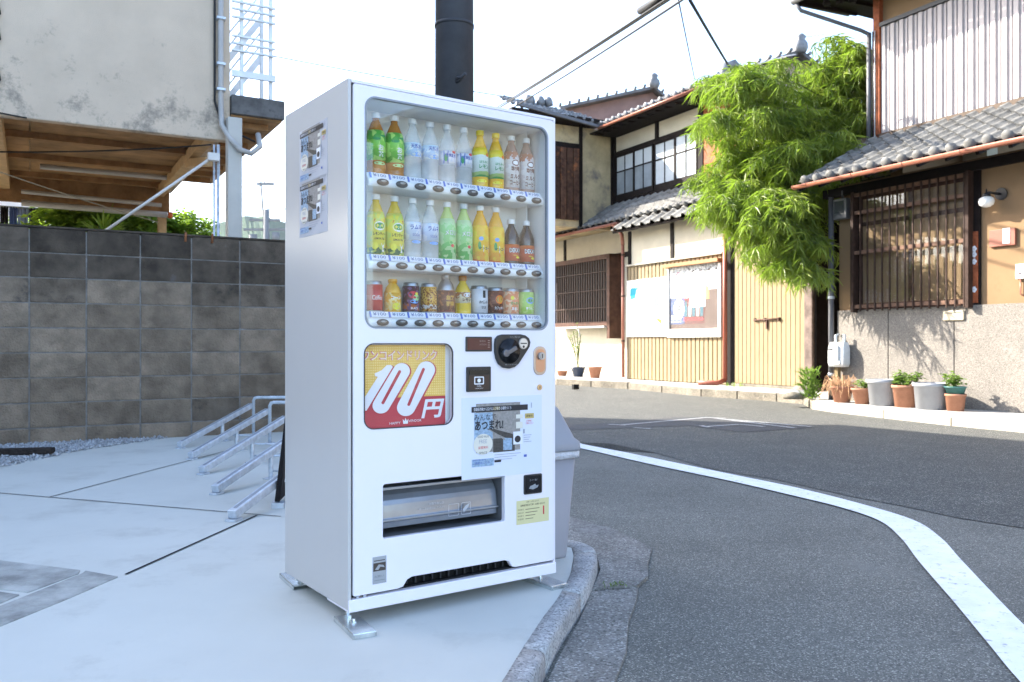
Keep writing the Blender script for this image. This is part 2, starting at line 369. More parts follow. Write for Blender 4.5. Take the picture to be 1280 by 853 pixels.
for a, b in zip(cuts[:-1], cuts[1:]):
    g = G(); k = 0
    for i in range(a, b+1):
        p = Vector(IN[i]); q = Vector(OUT[i]); t = 0
        if i == a: p = p.lerp(Vector(IN[i+1]), .012); q = q.lerp(Vector(OUT[i+1]), .012)
        if i == b: p = p.lerp(Vector(IN[i-1]), .012); q = q.lerp(Vector(OUT[i-1]), .012)
        e = (q-p)
        for f, z in ((0.01, -.12), (0.01, .003), (.80, .002), (.93, -.004), (.99, -.016), (1.02, -.09), (1.03, -.2)):
            r_ = p+e*f; g.v.append((r_.x, r_.y, z+mnoise.noise(Vector((r_.x*6, r_.y*6, z)))*.003))
        if k:
            for j in range(6): g.f.append((7*(k-1)+j, 7*(k-1)+j+1, 7*k+j+1, 7*k+j)); g.m.append(0); g.sm.append(True)
        k += 1
    g.f.append(tuple(range(7))); g.m.append(0); g.sm.append(False)
    g.f.append(tuple(7*(k-1)+j for j in range(7))); g.m.append(0); g.sm.append(False)
    g.build('kerb_stone', kerb_conc, lot)
# gutter slabs beside the kerb
def slab(name, pts, z0, z1, m, parent=None, bevel=.004, rough=0):
    g = G(); n_ = len(pts)
    g.add([(p[0], p[1], z1) for p in pts] + [(p[0], p[1], z0) for p in pts], [tuple(range(n_))] + [(i, (i+1) % n_, n_+(i+1) % n_, n_+i) for i in range(n_)])
    return g.build(name, m, parent, bevel=bevel)
apron = struct(slab('gutter_apron', [(.10, 4.24), (.30, 4.16), (.40, 4.02), (.392, 3.80), (.327, 3.50), (.52, 3.545), (.59, 3.70), (.62, 3.9), (.688, 4.2), (.56, 4.61), (.368, 4.92), (.25, 5.1), (.0, 5.3)], -.2, -.058, apron_conc))
slab('gutter_slab', [(-.135, 1.3), (-.055, 1.85), (.060, 2.36), (.157, 2.78), (.246, 3.12), (.322, 3.475), (.52, 3.525), (.49, 3.36), (.42, 3.09), (.375, 2.8), (.31, 2.56), (.24, 2.2), (.14, 1.3)], -.2, -.062, apron_conc, apron)
# black filled joints of the lot
joint = mat('joint_filler', (.012, .014, .02), .8)
def strip(a, b, wd):
    a = Vector(a); b = Vector(b); n_ = (b-a).normalized(); n_ = Vector((-n_.y, n_.x))*wd/2
    g = G(); g.add([(*p, .0035) for p in (a-n_, b-n_, b+n_, a+n_)], [(0, 1, 2, 3)]); o = g.build('expansion_joint', joint, lot)
    return o
strip((-3.9, 5.64), (-1.26, 4.66), .010); strip((-2.843, 5.243), (-2.50, 7.6), .010); strip((-1.578, 3.49), (-1.40, 4.69), .013)
# old stone paving left in the slab
stone_m = mat('old_stone', (.34, .345, .32), .85, var=.35, vs=7, bump=.5, bs=45, stain=(.40, .42, .40), ss=4, st=.57, rnd=.06)
for pts in ([(-2.9, 3.95), (-2.225, 3.713), (-1.795, 3.553), (-1.775, 3.50), (-1.832, 3.235), (-1.951, 3.275), (-2.9, 3.52)],
            [(-1.77, 3.545), (-1.591, 3.453), (-1.64, 3.16), (-1.707, 2.849), (-1.76, 2.5), (-1.93, 2.55), (-1.855, 2.96), (-1.762, 3.50)],
            [(-2.9, 3.495), (-1.96, 3.25), (-1.846, 3.205), (-1.862, 3.05), (-1.955, 2.57), (-2.9, 2.75)]):
    slab('paving_stone', pts, -.05, .005, stone_m, lot, bevel=.004)
# gravel strip and timber
gravel_m = mat('gravel', (.36, .37, .38), .85, var=.5, vs=25, rnd=0)
g = G(); rg = random.Random(3)
def in_poly(x, y, P):
    c = False; j = len(P)-1
    for i in range(len(P)):
        if (P[i][1] > y) != (P[j][1] > y) and x < (P[j][0]-P[i][0])*(y-P[i][1])/(P[j][1]-P[i][1])+P[i][0]: c = not c
        j = i
    return c
gp = [(-3.90, 6.3), (-3.86, 6.9), (-3.78, 7.6), (-3.42, 8.60), tuple(to_world(wallA, wrz, 0, -.03)[:2]), tuple(to_world(wallA, wrz, -1.7, -.03)[:2]), (-5.2, 6.2), (-4.3, 5.95)]
cnt = 0
while cnt < 5200:
    x = rg.uniform(-6.1, -3.4); y = rg.uniform(5.9, 8.65)
    if not in_poly(x, y, gp): continue
    r = rg.uniform(.008, .019); z = rg.uniform(.0, .022)
    ax = Vector((rg.uniform(-1, 1), rg.uniform(-1, 1), rg.uniform(-1, 1))).normalized(); q = Matrix.Rotation(rg.uniform(0, 6), 3, ax)
    V = [q @ Vector(v)*r for v in ((1.2, 0, 0), (-1.1, .1, 0), (0, .9, .1), (.1, -.9, 0), (0, .1, .75), (0, 0, -.7))]
    g.add([(x+v.x, y+v.y, z+v.z) for v in V], [(0, 2, 4), (2, 1, 4), (1, 3, 4), (3, 0, 4), (2, 0, 5), (1, 2, 5), (3, 1, 5), (0, 3, 5)]); cnt += 1
o = g.build('gravel', gravel_m, fix=False); o['kind'] = 'stuff'; tag(o, 'strip of loose grey gravel at the foot of the block wall', 'gravel')
old_timber = mat('old_timber', (.035, .028, .024), .9, var=.4, vs=20, bump=.6, bs=60)
g = G(); g.bar((-4.9, 6.92, .05), (-3.86, 7.20, .045), .12, .05); tag(g.build('timber', old_timber, bevel=.012), 'dark weathered timber lying on the gravel by the lot edge', 'timber')
g = G(); prof = [(0, 0), (.17, .02), (.22, .1), (.19, .19), (.10, .26), (0, .28)]
g.lathe(prof, 9, c=(-4.80, 7.40, 0)); o = g.build('garden_rock', old_timber)
for v in o.data.vertices: v.co += Vector((mnoise.noise(v.co*5), mnoise.noise(v.co*5+Vector((3, 1, 2))), mnoise.noise(v.co*5+Vector((7, 1, 2)))))*.05
tag(o, 'dark lump of rock standing on the gravel against the block wall', 'rock')

# ------------------------------------------------------------------ concrete block wall
wall = thing('block_wall', 'tall wall of grey concrete blocks, blackened along its top courses', 'wall', (*wallA, 0), wrz)
mortar = mat('mortar', (.18, .17, .155), .9, var=.3, vs=10, stain=(.32, .34, .36), ss=5, st=.6)
blk = mat('concrete_block', (.215, .168, .122), .9, var=.36, vs=4, bump=.7, bs=60, rnd=.16, stain=(.13, .10, .072), ss=2.2, st=.57)
blk_dark = mat('concrete_block_blackened', (.088, .070, .053), .9, var=.4, vs=5, bump=.4, bs=90, rnd=.3, stain=(.13, .13, .13), ss=2.5, st=.62)
blk_mid = mat('concrete_block_weathered', (.165, .130, .096), .9, var=.4, vs=5, bump=.4, bs=90, rnd=.28, stain=(.03, .03, .03), ss=3, st=.55)
bw, bh = .48, .236
g = G(); g.box(-6, 4.33, .006, .1, -.15, 2.02); g.build('mortar_core', mortar, wall)
def blockmesh(m, k):
    g = G(); g.box(.006, bw-.006, 0, .11, .005, bh-.005); me = g.mesh('block', m)
    bm = bmesh.new(); bm.from_mesh(me); bmesh.ops.bevel(bm, geom=bm.edges[:], offset=.006, segments=1, affect='EDGES'); bmesh.ops.recalc_face_normals(bm, faces=bm.faces); bm.to_mesh(me); bm.free(); return me
B3 = [blockmesh(m, i) for i, m in enumerate((blk, blk_dark, blk_mid))]
for i in range(-12, 9):
    for j in range(9):
        k = 1 if j >= 7 else (2 if (j == 6 and random.random() < .75) or (j == 5 and random.random() < .35) or random.random() < .06 else 0)
        put('block', B3[k], wall, (i*bw, random.uniform(-.003, .002), -.085+j*bh))
g = G(); g.box(-6, 4.33, -.004, .114, -.085+9*bh, -.085+9*bh+.018); g.build('wall_cap', blk_dark, wall)
rust = mat('rust', (.22, .09, .04), .8, var=.4)
for u in (1.38, 1.64):
    g = G(); g.tube([(u, -.005, 1.98), (u+.004, -.004, 2.075)], .012, 6); g.build('rebar_stub', rust, wall)

# ------------------------------------------------------------------ overhanging building on the left
bo = tuple(to_world(wallA, wrz, 0, .6)[:2])
bld = thing('stilted_building', 'grey stucco upper storey on posts above the block wall, stained near its lower edge', 'building', (*bo, 0), wrz)
m = mat('stained_stucco', (.61, .495, .375), .9, var=.07, vs=2, bump=.25, bs=120)
n = m.node_tree.nodes; l = m.node_tree.links; bs_ = [x for x in n if x.type == 'BSDF_PRINCIPLED'][0]; src = bs_.inputs['Base Color'].links[0].from_socket
tc = n.new('ShaderNodeTexCoord'); nz = n.new('ShaderNodeTexNoise'); nz.inputs['Scale'].default_value = 2.1; nz.inputs['Detail'].default_value = 12; nz.inputs['Roughness'].default_value = .8
l.new(tc.outputs['Object'], nz.inputs['Vector']); sx = n.new('ShaderNodeSeparateXYZ'); l.new(tc.outputs['Object'], sx.inputs[0])
mr = n.new('ShaderNodeMapRange'); mr.inputs[1].default_value = 4.3; mr.inputs[2].default_value = 3.45; mr.inputs[3].default_value = -.10; mr.inputs[4].default_value = .045; l.new(sx.outputs[2], mr.inputs[0])
ad = n.new('ShaderNodeMath'); l.new(nz.outputs[0], ad.inputs[0]); l.new(mr.outputs[0], ad.inputs[1])
m2 = n.new('ShaderNodeMapRange'); m2.inputs[1].default_value = .535; m2.inputs[2].default_value = .64; m2.inputs[4].default_value = .62; l.new(ad.outputs[0], m2.inputs[0])
x2 = n.new('ShaderNodeMix'); x2.data_type = 'RGBA'; x2.inputs[7].default_value = (.10, .10, .095, 1); l.new(m2.outputs[0], x2.inputs[0]); l.new(src, x2.inputs[6]); l.new(x2.outputs[2], bs_.inputs['Base Color'])
ply = mat('ceiling_plywood', (.31, .185, .09), .7, var=.35, vs=3, bump=.15, bs=40, rnd=.15)
ply_dark = mat('ceiling_beam', (.30, .17, .08), .75, var=.3, vs=6)
yel_wood = mat('new_timber', (.50, .33, .17), .6, var=.15, vs=8)
cream = mat('cream_post_paint', (.50, .485, .44), .6, var=.06, vs=3)
HT = 7.1
g = G(); g.box(-12, 1.94, .0, .12, 3.19, HT); g.box(1.82, 1.94, .12, 4.5, 3.30, HT); g.box(-12, 1.82, .12, 4.5, 3.42, HT-.02); g.box(-12, 1.94, 4.5, 6.9, 4.1, HT); g.build('wall', m, bld, bevel=.012)
g = G(); g.box(-12, -2.2, .3, 6.6, HT+.13, HT+1.5); g.build('sun_blocking_storey', m, bld)  # unseen upper block added to keep the sun off the machine
g = G(); g.box(-12.2, 2.0, -.1, 7.0, HT+.003, HT+.12); g.build('roof', mat('roof_sheet', (.2, .2, .21), .7), bld)
# ceiling boards under the storey: each row of plywood its own board
for i in range(8):
    y0 = .13+i*.545
    for j, (a, b) in enumerate(((-6, -1.83), (-1.82, 0.0), (.01, 1.81))):
        g = G(); g.box(a, b, y0, y0+.538, 3.385, 3.40); g.build('ceiling_board', ply, bld)
for y in (.30, 1.50, 2.75, 4.1):
    g = G(); g.box(-6, 1.81, y, y+.10, 3.31, 3.384); g.build('ceiling_joist', ply_dark, bld)
g = G(); g.box(1.70, 1.815, .13, 4.5, 3.22, 3.349); g.build('edge_beam', yel_wood, bld, bevel=.004)
g = G(); g.box(-.40, -.24, .13, 4.45, 3.16, 3.348); g.build('cross_beam', yel_wood, bld, bevel=.006)
g = G(); g.bar((1.75, .2, 2.98), (1.75, 1.6, 3.22), .08, .1); g.build('brace', yel_wood, bld)
g = G(); g.box(-6, 1.9, 4.42, 4.5, 2.99, 3.42); g.build('edge_beam', ply_dark, bld)
# posts
g = G(); g.box(1.885, 2.035, -.17, -.02, -.1, 3.42); g.build('post', cream, bld, bevel=.006)
g = G(); g.box(1.74, 1.86, 4.45, 4.57, -.1, 3.2); g.build('post', yel_wood, bld, bevel=.004)
g = G(); g.box(-3.2, -3.05, 0, .15, -.1, 3.19); g.build('post', cream, bld)
g = G(); g.tube([(1.80, -.07, 0), (1.80, -.07, 3.12)], .017); g.build('conduit', galv, bld)
g = G(); g.tube([(1.76, -.05, 0), (1.76, -.05, 3.12)], .012); g.build('conduit', galv, bld)
# ceiling tube lights and pipes
tubem = mat('grey_pipe', (.42, .40, .37), .4, var=.1)
for (a, b, r) in (((.12, 2.9, 3.25), (1.66, 2.9, 3.25), .035), ((-.1, 4.3, 2.96), (1.85, 4.3, 2.93), .045), ((-.1, 4.15, 3.10), (1.75, 4.15, 3.05), .03)):
    g = G(); g.tube([a, b], r, 10); g.build('ceiling_pipe', tubem, bld)
g = G(); g.tube([(1.86, 4.28, 2.93), (1.92, 4.28, 2.93)], .05, 10); g.build('pipe_cap', mat('orange_cap', (.6, .12, .03), .5), bld)
# white washing pole propped across, and slack ropes
g = G(); g.tube([(1.72, -.12, 2.96), (.62, .02, 2.06)], .016, 8); g.box(1.68, 1.80, -.16, -.08, 2.93, 3.01); tag(g.build('washing_pole', mat('pole_white', (.62, .6, .56), .4), None, (*bo, 0), (0, 0, wrz)), 'long cream pole leaning from the corner post down to the block wall', 'pole')
def sag(a, b, s, n=14): 
    a = Vector(a); b = Vector(b); return [a.lerp(b, i/n)-Vector((0, 0, s*4*(i/n)*(1-i/n))) for i in range(n+1)]
rope = mat('rope', (.30, .25, .17), .9)
g = G(); g.tube(sag((-1.5, -.04, 3.05), (1.4, 1.6, 2.45), .05), .006, 5); tag(g.build('clothes_line', rope, None, (*bo, 0), (0, 0, wrz)), 'pale rope drooping under the storey from the left edge', 'rope')
g = G(); g.tube(sag((-.4, 1.2, 3.05), (1.75, .05, 3.14), .03), .009, 5); tag(g.build('cable', mat('cable_black', (.03, .03, .03), .6), None, (*bo, 0), (0, 0, wrz)), 'dark cable strung below the plywood ceiling to the corner post', 'cable')
# grey drain pipe with its loop at the corner
g = G(); g.tube([(1.83, -.05, HT-.2), (1.83, -.05, 3.62), (1.84, -.05, 3.35), (1.90, -.20, 3.17), (2.0, -.22, 3.06), (2.12, -.22, 3.03), (2.22, -.20, 3.12), (2.22, -.1, 3.28)], .030, 10)
g.build('drain_pipe', tubem, bld)
g = G(); g.tube([(1.77, -.03, HT-.2), (1.77, -.03, 3.6), (1.85, -.04, 3.35), (1.98, -.06, 3.28), (2.2, -.06, 3.20)], .012, 6); g.build('wire', MATS['cable_black'], bld)
for z in (3.72, 4.0, 4.5): g = G(); g.box(1.785, 1.875, -.092, 0, z, z+.025); g.build('pipe_clip', galv, bld)
g = G(); g.tube(sag((-1.6, -.012, 3.4), (-.02, -.012, 3.19), .02), .008, 5); g.build('wire', MATS['cable_black'], bld)
for z in (4.3, 4.05, 3.65):
    g = G(); g.tube([(-.42, -.01, z), (-.27, -.03, z+.02), (-.25, -.03, z-.12), (-.3, -.02, z-.18)], .011, 6); g.build('hook', MATS['cable_black'], bld)
# landing slab and steel stair railing on the corner
slabm = mat('dark_slab', (.13, .125, .12), .9, var=.5, vs=4, stain=(.03, .03, .03), ss=4)
g = G(); g.box(1.945, 2.53, -.06, 4.4, 3.49, 3.70); g.build('landing_slab', slabm, bld, bevel=.01)
for i in range(9):
    g = G(); g.box(1.95+(.0), 2.51, .0+i*.48, .47+i*.48, 3.47, 3.495); g.build('soffit_board', ply, bld)
for i in range(8):
    g = G(); g.box(1.96, 2.40, .20+i*.52, .25+i*.52, 3.40, 3.469); g.build('soffit_batten', ply_dark, bld)
rail = thing('stair_railing', 'pale steel railing with slanting bars on the corner landing', 'railing', (*bo, 0), wrz)
rm = mat('railing_paint', (.74, .76, .76), .45, .1, var=.1)
for x in (2.06, 2.38):
    g = G(); g.box(x-.018, x+.018, -.04, -.005, 3.70, 5.0); g.build('post', rm, rail)
for z, h in ((3.90, .07), (4.18, .02), (4.26, .02), (4.34, .02), (4.55, .02), (4.64, .02), (4.72, .02), (4.95, .05)):
    g = G(); g.box(1.95, 2.42, -.075, -.041, z, z+h); g.build('rail', rm, rail)
for k in range(6):
    g = G(); g.bar((1.96, .5, 3.72+.15*k), (2.40, .5, 4.35+.15*k), .02, .022 if k % 3 else .07); g.build('stringer', rm, rail)
for x in (1.97, 2.4):
    g = G(); g.box(x-.02, x+.02, .48, .52, 3.70, 5.2); g.build('post', rm, rail)

# ------------------------------------------------------------------ vending machine
MO = (-.545, 2.84); mrz = math.atan2(.506, .72); MWd = .877; MH = 1.829
vm = thing('vending_machine', 'tall white drinks vending machine standing on bolted feet at the lot corner', 'vending machine', (*MO, 0), mrz)
# cabinet: side sheets reach forward round the door
g = G(); g.box(0, .012, 0, .587, .056, MH); g.build('side_panel', side_shade, vm, bevel=.003)
g = G(); g.box(MWd-.010, MWd, .004, .587, .056, MH-.001); g.build('side_panel', white_paint, vm, bevel=.003)
g = G(); g.box(.0125, MWd-.0105, .002, .586, MH-.012, MH-.0005); g.build('top_panel', white_paint, vm, bevel=.002)
g = G(); g.box(.0125, MWd-.0105, .18, .585, .058, MH-.013); g.build('cabinet', liner_white, vm)
g = G(); g.box(.001, MWd-.003, -.006, .18, .049, .091); g.build('base_bar', white_paint, vm, bevel=.003)
g = G(); g.box(.0122, .0185, .012, .17, .095, MH-.014); g.box(.0122, MWd-.0105, .02, .17, .0915, .0975); g.build('door_seal', dark_gap, vm)
# door skin with its openings
x0, x1, z0, z1 = .0188, MWd-.0115, .099, MH-.014
rim = [(x0, z0+.004), (x0+.006, z0)] + [(.186, z0), (.206, z0+.004), (.222, z0+.026), (.240, z0+.033), (.632, z0+.033), (.652, z0+.027), (.668, z0+.004), (.685, z0)] + [(x1-.006, z0), (x1, z0+.006), (x1, z1-.012), (x1-.004, z1-.004), (x1-.012, z1), (x0+.006, z1), (x0, z1-.006)]
winR = rr(.064, .999, .834, 1.779, .038, 7); adR = rr(.058, .654, .407, .945, .036, 7); outR = rr(.129, .279, .633, .464, .008, 3)
g = G(); g.poly([rim, winR, adR, outR], 0, .022, 0, .0025); g.build('door_panel', white_paint, vm)
g = G(); g.poly([rr(.0605, .9955, .8375, 1.7825, .041, 7), rr(.0665, 1.0015, .8315, 1.7765, .0355, 7)], -.0015, .012); g.build('window_gasket', mat('gasket_grey', (.26, .28, .31), .4), vm)
g = G(); g.poly([rr(.065, 1.0, .833, 1.778, .037, 7)], .0065, .0085); g.build('window_glass', clearglass('display_glass', (.98, .99, .985), 1.5), vm)
# display bay
g = G(); g.box(.03, .85, .165, .179, .98, 1.80)
g.box(.05, .063, .0225, .165, .99, 1.79); g.box(.8355, .85, .0225, .165, .99, 1.79); g.box(.05, .85, .0225, .165, 1.7805, 1.80); g.box(.05, .85, .0225, .165, .97, .998)
g.build('display_liner', liner_white, vm)
g = G(); g.box(.80, .803, .09, .164, 1.0, 1.78); g.build('divider', liner_white, vm)
tagm = mat('price_tag_white', (.80, .82, .88), .4, var=.01); tagblue = mat('price_tag_blue', (.12, .20, .62), .4, var=.02); lip = mat('price_ink', (.17, .22, .42), .5, var=.02)
cream_l = mat('shelf_light', (.84, .86, .88), .35, var=.01)
btnd = mat('button_dark', (.10, .09, .085), .3, .3, var=.1); btnl = mat('button_silver', (.45, .44, .42), .3, .6, var=.1)
g = G(); g.lathe([(0, -.004), (.0225, -.004), (.0235, 0), (.020, .006), (.012, .0075), (0, .008)], 18, 0)
for i in range(len(g.v)): v = g.v[i]; g.v[i] = (v[0], -v[2], v[1]*.52)
g2 = G(); g2.lathe([(0, .009), (.010, .0085), (.0105, .0065)], 14, 1)
g.add([(v[0], -v[2]-.0005, v[1]*.4+.0028) for v in g2.v], g2.f, 1, True); BTN = g.mesh('select_button', [btnd, btnl])
g = G(); g.box(-.0345, .0345, -.0015, .001, 0, .021, 0); g.box(-.0365, -.0300, -.0018, .0012, 0, .021, 1); g.text('¥100', -.0245, .0055, .0125, -.0022, 2, w=.050, off=.012); TAGm = g.mesh('price_tag', [tagm, tagblue, lip])
SH = [(1.487, 1.536), (1.203, 1.255), (1.004, 1.058)]
for (za, zb) in SH:
    h = zb-za
    g = G()
    P = [(.045, za), (.034, za-.001), (.029, za+.006), (.0275, za+.014), (.030, za+.024), (.036, za+.028), (.050, zb-.002), (.165, zb-.004), (.165, za)]
    nn = len(P); g.add([(x, y, z) for x in (.088, .842) for (y, z) in P], [tuple(range(nn))[::-1], tuple(range(nn, 2*nn))] + [(i, (i+1) % nn, nn+(i+1) % nn, nn+i) for i in range(nn)], 0)
    sh = g.build('shelf', cream_l, vm, bevel=.0015)
    for i in range(10):
        put('select_button', BTN, sh, (.141+.0733*i, .0255, za+.0135))
        put('price_tag', TAGm, sh, (.133+.0733*i, .0335, zb-.0225), (-.42, 0, 0))
# advertising panel
g = G()
g.box(.050, .415, .030, .036, .645, .955, 3)
g.rect(.050, .392, .645, .757, .0294, 1); g.rect(.050, .392, .757, .940, .0294, 0); g.rect(.392, .4, .645, .955, .0292, 3)
adpan = g.build('advert_panel', [mat('ad_orange', (.84, .50, .06), .4, var=.1, vs=30, col2=(.88, .58, .12)), mat('ad_red', (.55, .035, .06), .4, var=.08, vs=6), ink_white, white_plastic], vm)
def A(p): return (.058+(p[0]-70)*.349/760, .945-(p[1]-55)*.291/745)
dots = G()
for i in range(40):
    for j in range(20):
        x = .062+i*.0083; z = .763+j*.0087
        dots.rect(x, x+.0052, z, z+.0050, .0291, 0)
dots.build('dot_print', mat('ad_yellow', (.90, .66, .22), .4, var=.02), adpan)
one = [(318, 245), (335, 262), (118, 640), (72, 640), (72, 575), (210, 348), (188, 342), (183, 318), (240, 292), (285, 246)]
def shapes(grow, dx, dy):
    s = [[[A((p[0]+dx+(grow if p[0] > 200 else 0), p[1]+dy)) for p in one]]]
    for a, b, R, ha, hb in (((238, 600), (408, 302), 72, (252, 578), (392, 306)), ((448, 628), (622, 296), 79, (470, 604), (598, 290))):
        s.append([[A(p) for p in capsule((a[0]+dx, a[1]+dy), (b[0]+dx, b[1]+dy), R+grow)]] + ([[A(p) for p in capsule(ha, hb, 13)]] if not grow else []))
    return s
g = G()
for k, sh_ in enumerate(shapes(7, 8, 4)): g.poly(sh_, .0284-.0002*k, .0287-.0002*k, 0)
for k, sh_ in enumerate(shapes(0, 0, 0)): g.poly(sh_, .0268-.0002*k, .0272-.0002*k, 1)
a = A((590, 725)); g.text('円', a[0]-.004, a[1]-.004, .067, .0285, 1, w=.078, off=.032, shear=.25)
t = A((85, 205)); g.text('ワンコインドリンク', t[0]-.004, t[1]-.001, .037, .0285, 2, w=.298, off=.045); g.text('ワンコインドリンク', t[0], t[1]+.0005, .034, .0276, 3, w=.290, off=.012)
t = A((308, 775)); g.text('HAPPY', t[0], t[1], .0085, .0285, 1, w=.043); t = A((470, 762)); g.text('VENDOR', t[0], t[1], .0085, .0285, 1, w=.051)
t = A((425, 775)); g.add([(t[0], .0285, t[1]), (t[0]+.018, .0285, t[1]), (t[0]+.020, .0285, t[1]+.017), (t[0]+.014, .0285, t[1]+.009), (t[0]+.009, .0285, t[1]+.021), (t[0]+.005, .0285, t[1]+.009), (t[0]-.002, .0285, t[1]+.017)], [tuple(range(7))], 1)
g.build('price_print', [mat('ad_dark_red', (.50, .03, .05), .4, var=.05), ink_white, mat('ad_pink', (.66, .08, .18), .4), mat('ad_pale', (.85, .74, .60), .4)], adpan)
g = G(); g.poly([rr(.0575, .6535, .4075, .9455, .0365, 7), rr(.0610, .657, .404, .942, .033, 7)], -.0012, .004); g.build('advert_gasket', mat('gasket_dark', (.06, .05, .05), .5), vm)
g = G(); g.poly([rr(.059, .655, .406, .944, .035, 7)], .0075, .0090); g.build('advert_glass', clearglass('panel_glass', (.99, .99, .99), 1.4), vm)
# LED display, coin unit, note reader, lock
def plate(name, x0, z0, x1, z1, r, y0, m, parent=vm, bev=.0015): 
    g = G(); g.poly([rr(x0, z0, x1, z1, r, 4)], y0, .001, 0, bev); return g.build(name, m, parent)
p_ = plate('amount_display', .459, .916, .573, .970, .004, -.005, black_plastic)
g = G(); g.rect(.465, .567, .922, .964, -.0053, 0); g.text('販売中', .517, .950, .007, -.0056, 1, w=.026); g.text('お釣切れ', .517, .938, .007, -.0056, 1, w=.032)
for i in range(4): g.rect(.553, .562, .9300+.008*i, .9330+.008*i, -.0056, 1)
g.build('display_lens', [mat('display_maroon', (.085, .022, .02), .18), mat('display_ink', (.30, .2, .17), .5)], p_)
cz = [(.583, .940), (.585, .962), (.597, .974), (.615, .979), (.70, .980), (.722, .976), (.739, .965), (.745, .950), (.742, .934), (.728, .915), (.690, .868), (.672, .856), (.648, .851), (.620, .855), (.600, .868), (.588, .890), (.583, .915)]
g = G(); g.poly([cz], -.012, .001, 0, .003); cu_ = g.build('coin_unit', black_plastic, vm)
g = G(); g.lathe([(.047, 0), (.043, -.004), (.030, -.006), (0, -.006)], 24, 0)
V = [(.645+v[0], -.0125+v[2]*-1-.004, .917+v[1]) for v in g.v]; h_ = G(); h_.add(V, g.f, 0, True); h_.build('coin_dish', mat('dish_black', (.008, .008, .009), .25), cu_)
g = G(); g.bar((.622, -.024, .907), (.668, -.024, .930), .016, .014, 0, up=(0, 1, 0)); g.tube([(.622, -.016, .909), (.622, -.030, .909)], .014, 14, 0); g.build('return_lever', mat('lever_grey', (.14, .14, .15), .3, .3), cu_, bevel=.002)
g = G(); g.tube([(.708, -.012, .945), (.708, -.0165, .945)], .021, 22, 0); g.tube([(.708, -.0165, .945), (.708, -.0172, .945)], .018, 22, 1); g.box(.694, .722, -.019, -.0172, .9435, .9475, 2); g.tube([(.708, -.0168, .933), (.708, -.0178, .933)], .005, 12, 2)
g.build('coin_slot', [steel, mat('slot_silver', (.62, .62, .6), .3, .5), ink], cu_)
g = G(); g.text('コイン投入口', .648, .9665, .0065, -.0125, 0, w=.046); g.text('返却レバー', .640, .8775, .0070, -.0125, 0, w=.036); g.text('硬貨 10・50・100・500円', .626, .8635, .0050, -.0125, 0, w=.055); g.build('lettering', mat('grey_ink', (.40, .40, .40), .5), cu_)
g = G(); g.poly([rr(.7665, .824, .826, .934, .026, 7)], -.004, .001, 0, .0015); lk = g.build('lock_plate', mat('lock_bezel', (.50, .42, .36), .3, .7), vm)
g = G(); g.poly([rr(.775, .834, .818, .924, .019, 7)], -.0052, -.004, 0, .0005); g.tube([(.797, -.005, .897), (.797, -.016, .897)], .0145, 20, 1); g.tube([(.797, -.016, .897), (.797, -.0175, .897)], .010, 16, 1); g.box(.7955, .7985, -.0185, -.0174, .889, .905, 2); g.build('lock_handle', [mat('copper_tan', (.60, .33, .20), .35, .5), steel, ink], lk)
g = G(); g.tube([(.795, .001, .776), (.795, -.004, .776)], .011, 18, 0); g.box(.7935, .7965, -.0046, -.0039, .771, .781, 1); g.build('keyhole', [brass, ink], vm)
p_ = plate('note_reader', .462, .769, .566, .860, .004, -.008, black_plastic)
g = G(); g.box(.470, .558, -.0105, -.008, .832, .848, 0); g.rect(.470, .558, .776, .829, -.0083, 1)
g.poly([rr(.492, .795, .534, .824, .003, 3), rr(.496, .799, .530, .820, .002, 3)], -.0087, -.0084, 2); g.tube([(.513, -.0084, .8095), (.513, -.0088, .8095)], .0075, 14, 2); g.text('千円札', .513, .786, .006, -.0086, 2, w=.020, align='c'); g.text('1,000 BILL ONLY', .513, .779, .0038, -.0086, 2, w=.036, align='c')
g.build('reader_face', [mat('slot_black', (.004, .004, .004), .3), mat('reader_brown', (.040, .022, .018), .3), ink_white], p_)
p_ = plate('return_button', .720, .369, .806, .444, .006, -.004, black_plastic)
g = G(); g.poly([rr(.7255, .3745, .8005, .4385, .004, 3)], -.0048, -.004, 0); g.text('カード・電子', .746, .4185, .007, -.0052, 1, w=.035); g.poly([[(.742, .391), (.760, .386), (.782, .392), (.788, .402), (.776, .400), (.772, .407), (.758, .402), (.748, .400)]], -.0053, -.0049, 1)
g.build('button_face', [mat('button_black', (.012, .012, .014), .15), print_grey], p_)
# delivery port
port = G(); port.box(.110, .650, .165, .179, .265, .475, 0); port.box(.110, .1285, .0225, .165, .265, .475, 0); port.box(.6335, .650, .0225, .165, .265, .475, 0); port.box(.110, .650, .0225, .165, .465, .475, 0); port.box(.110, .650, .0225, .165, .255, .2785, 0)
po = port.build('delivery_port', mat('port_grey', (.13, .135, .14), .5, var=.1), vm)
g = G(); P = [(.100, .436), (.082, .428), (.066, .414), (.055, .396), (.050, .380), (.047, .360), (.044, .335), (.040, .332), (.040, .326), (.046, .322), (.046, .302), (.060, .300), (.12, .300), (.12, .436)]
np_ = len(P); g.add([(x, y, z) for x in (.131, .628) for (y, z) in P], [(i, (i+1) % np_, np_+(i+1) % np_, np_+i) for i in range(np_)] + [tuple(range(np_))[::-1], tuple(range(np_, 2*np_))], 0)
g.build('delivery_flap', mat('flap_smoke', (.26, .28, .31), .16, .4, var=.08, vs=14, spec=.8), po, bevel=.003)
g = G(); g.box(.129, .633, .018, .028, .4395, .448, 0); g.box(.131, .630, .0365, .0395, .326, .3325, 0); g.build('flap_trim', steel, po, bevel=.001)
g = G(); g.text('お取り出し口', .330, .366, .009, .0365, 0, w=.06); g.text('静かに商品を取り出してください', .290, .352, .007, .0365, 0, w=.105)
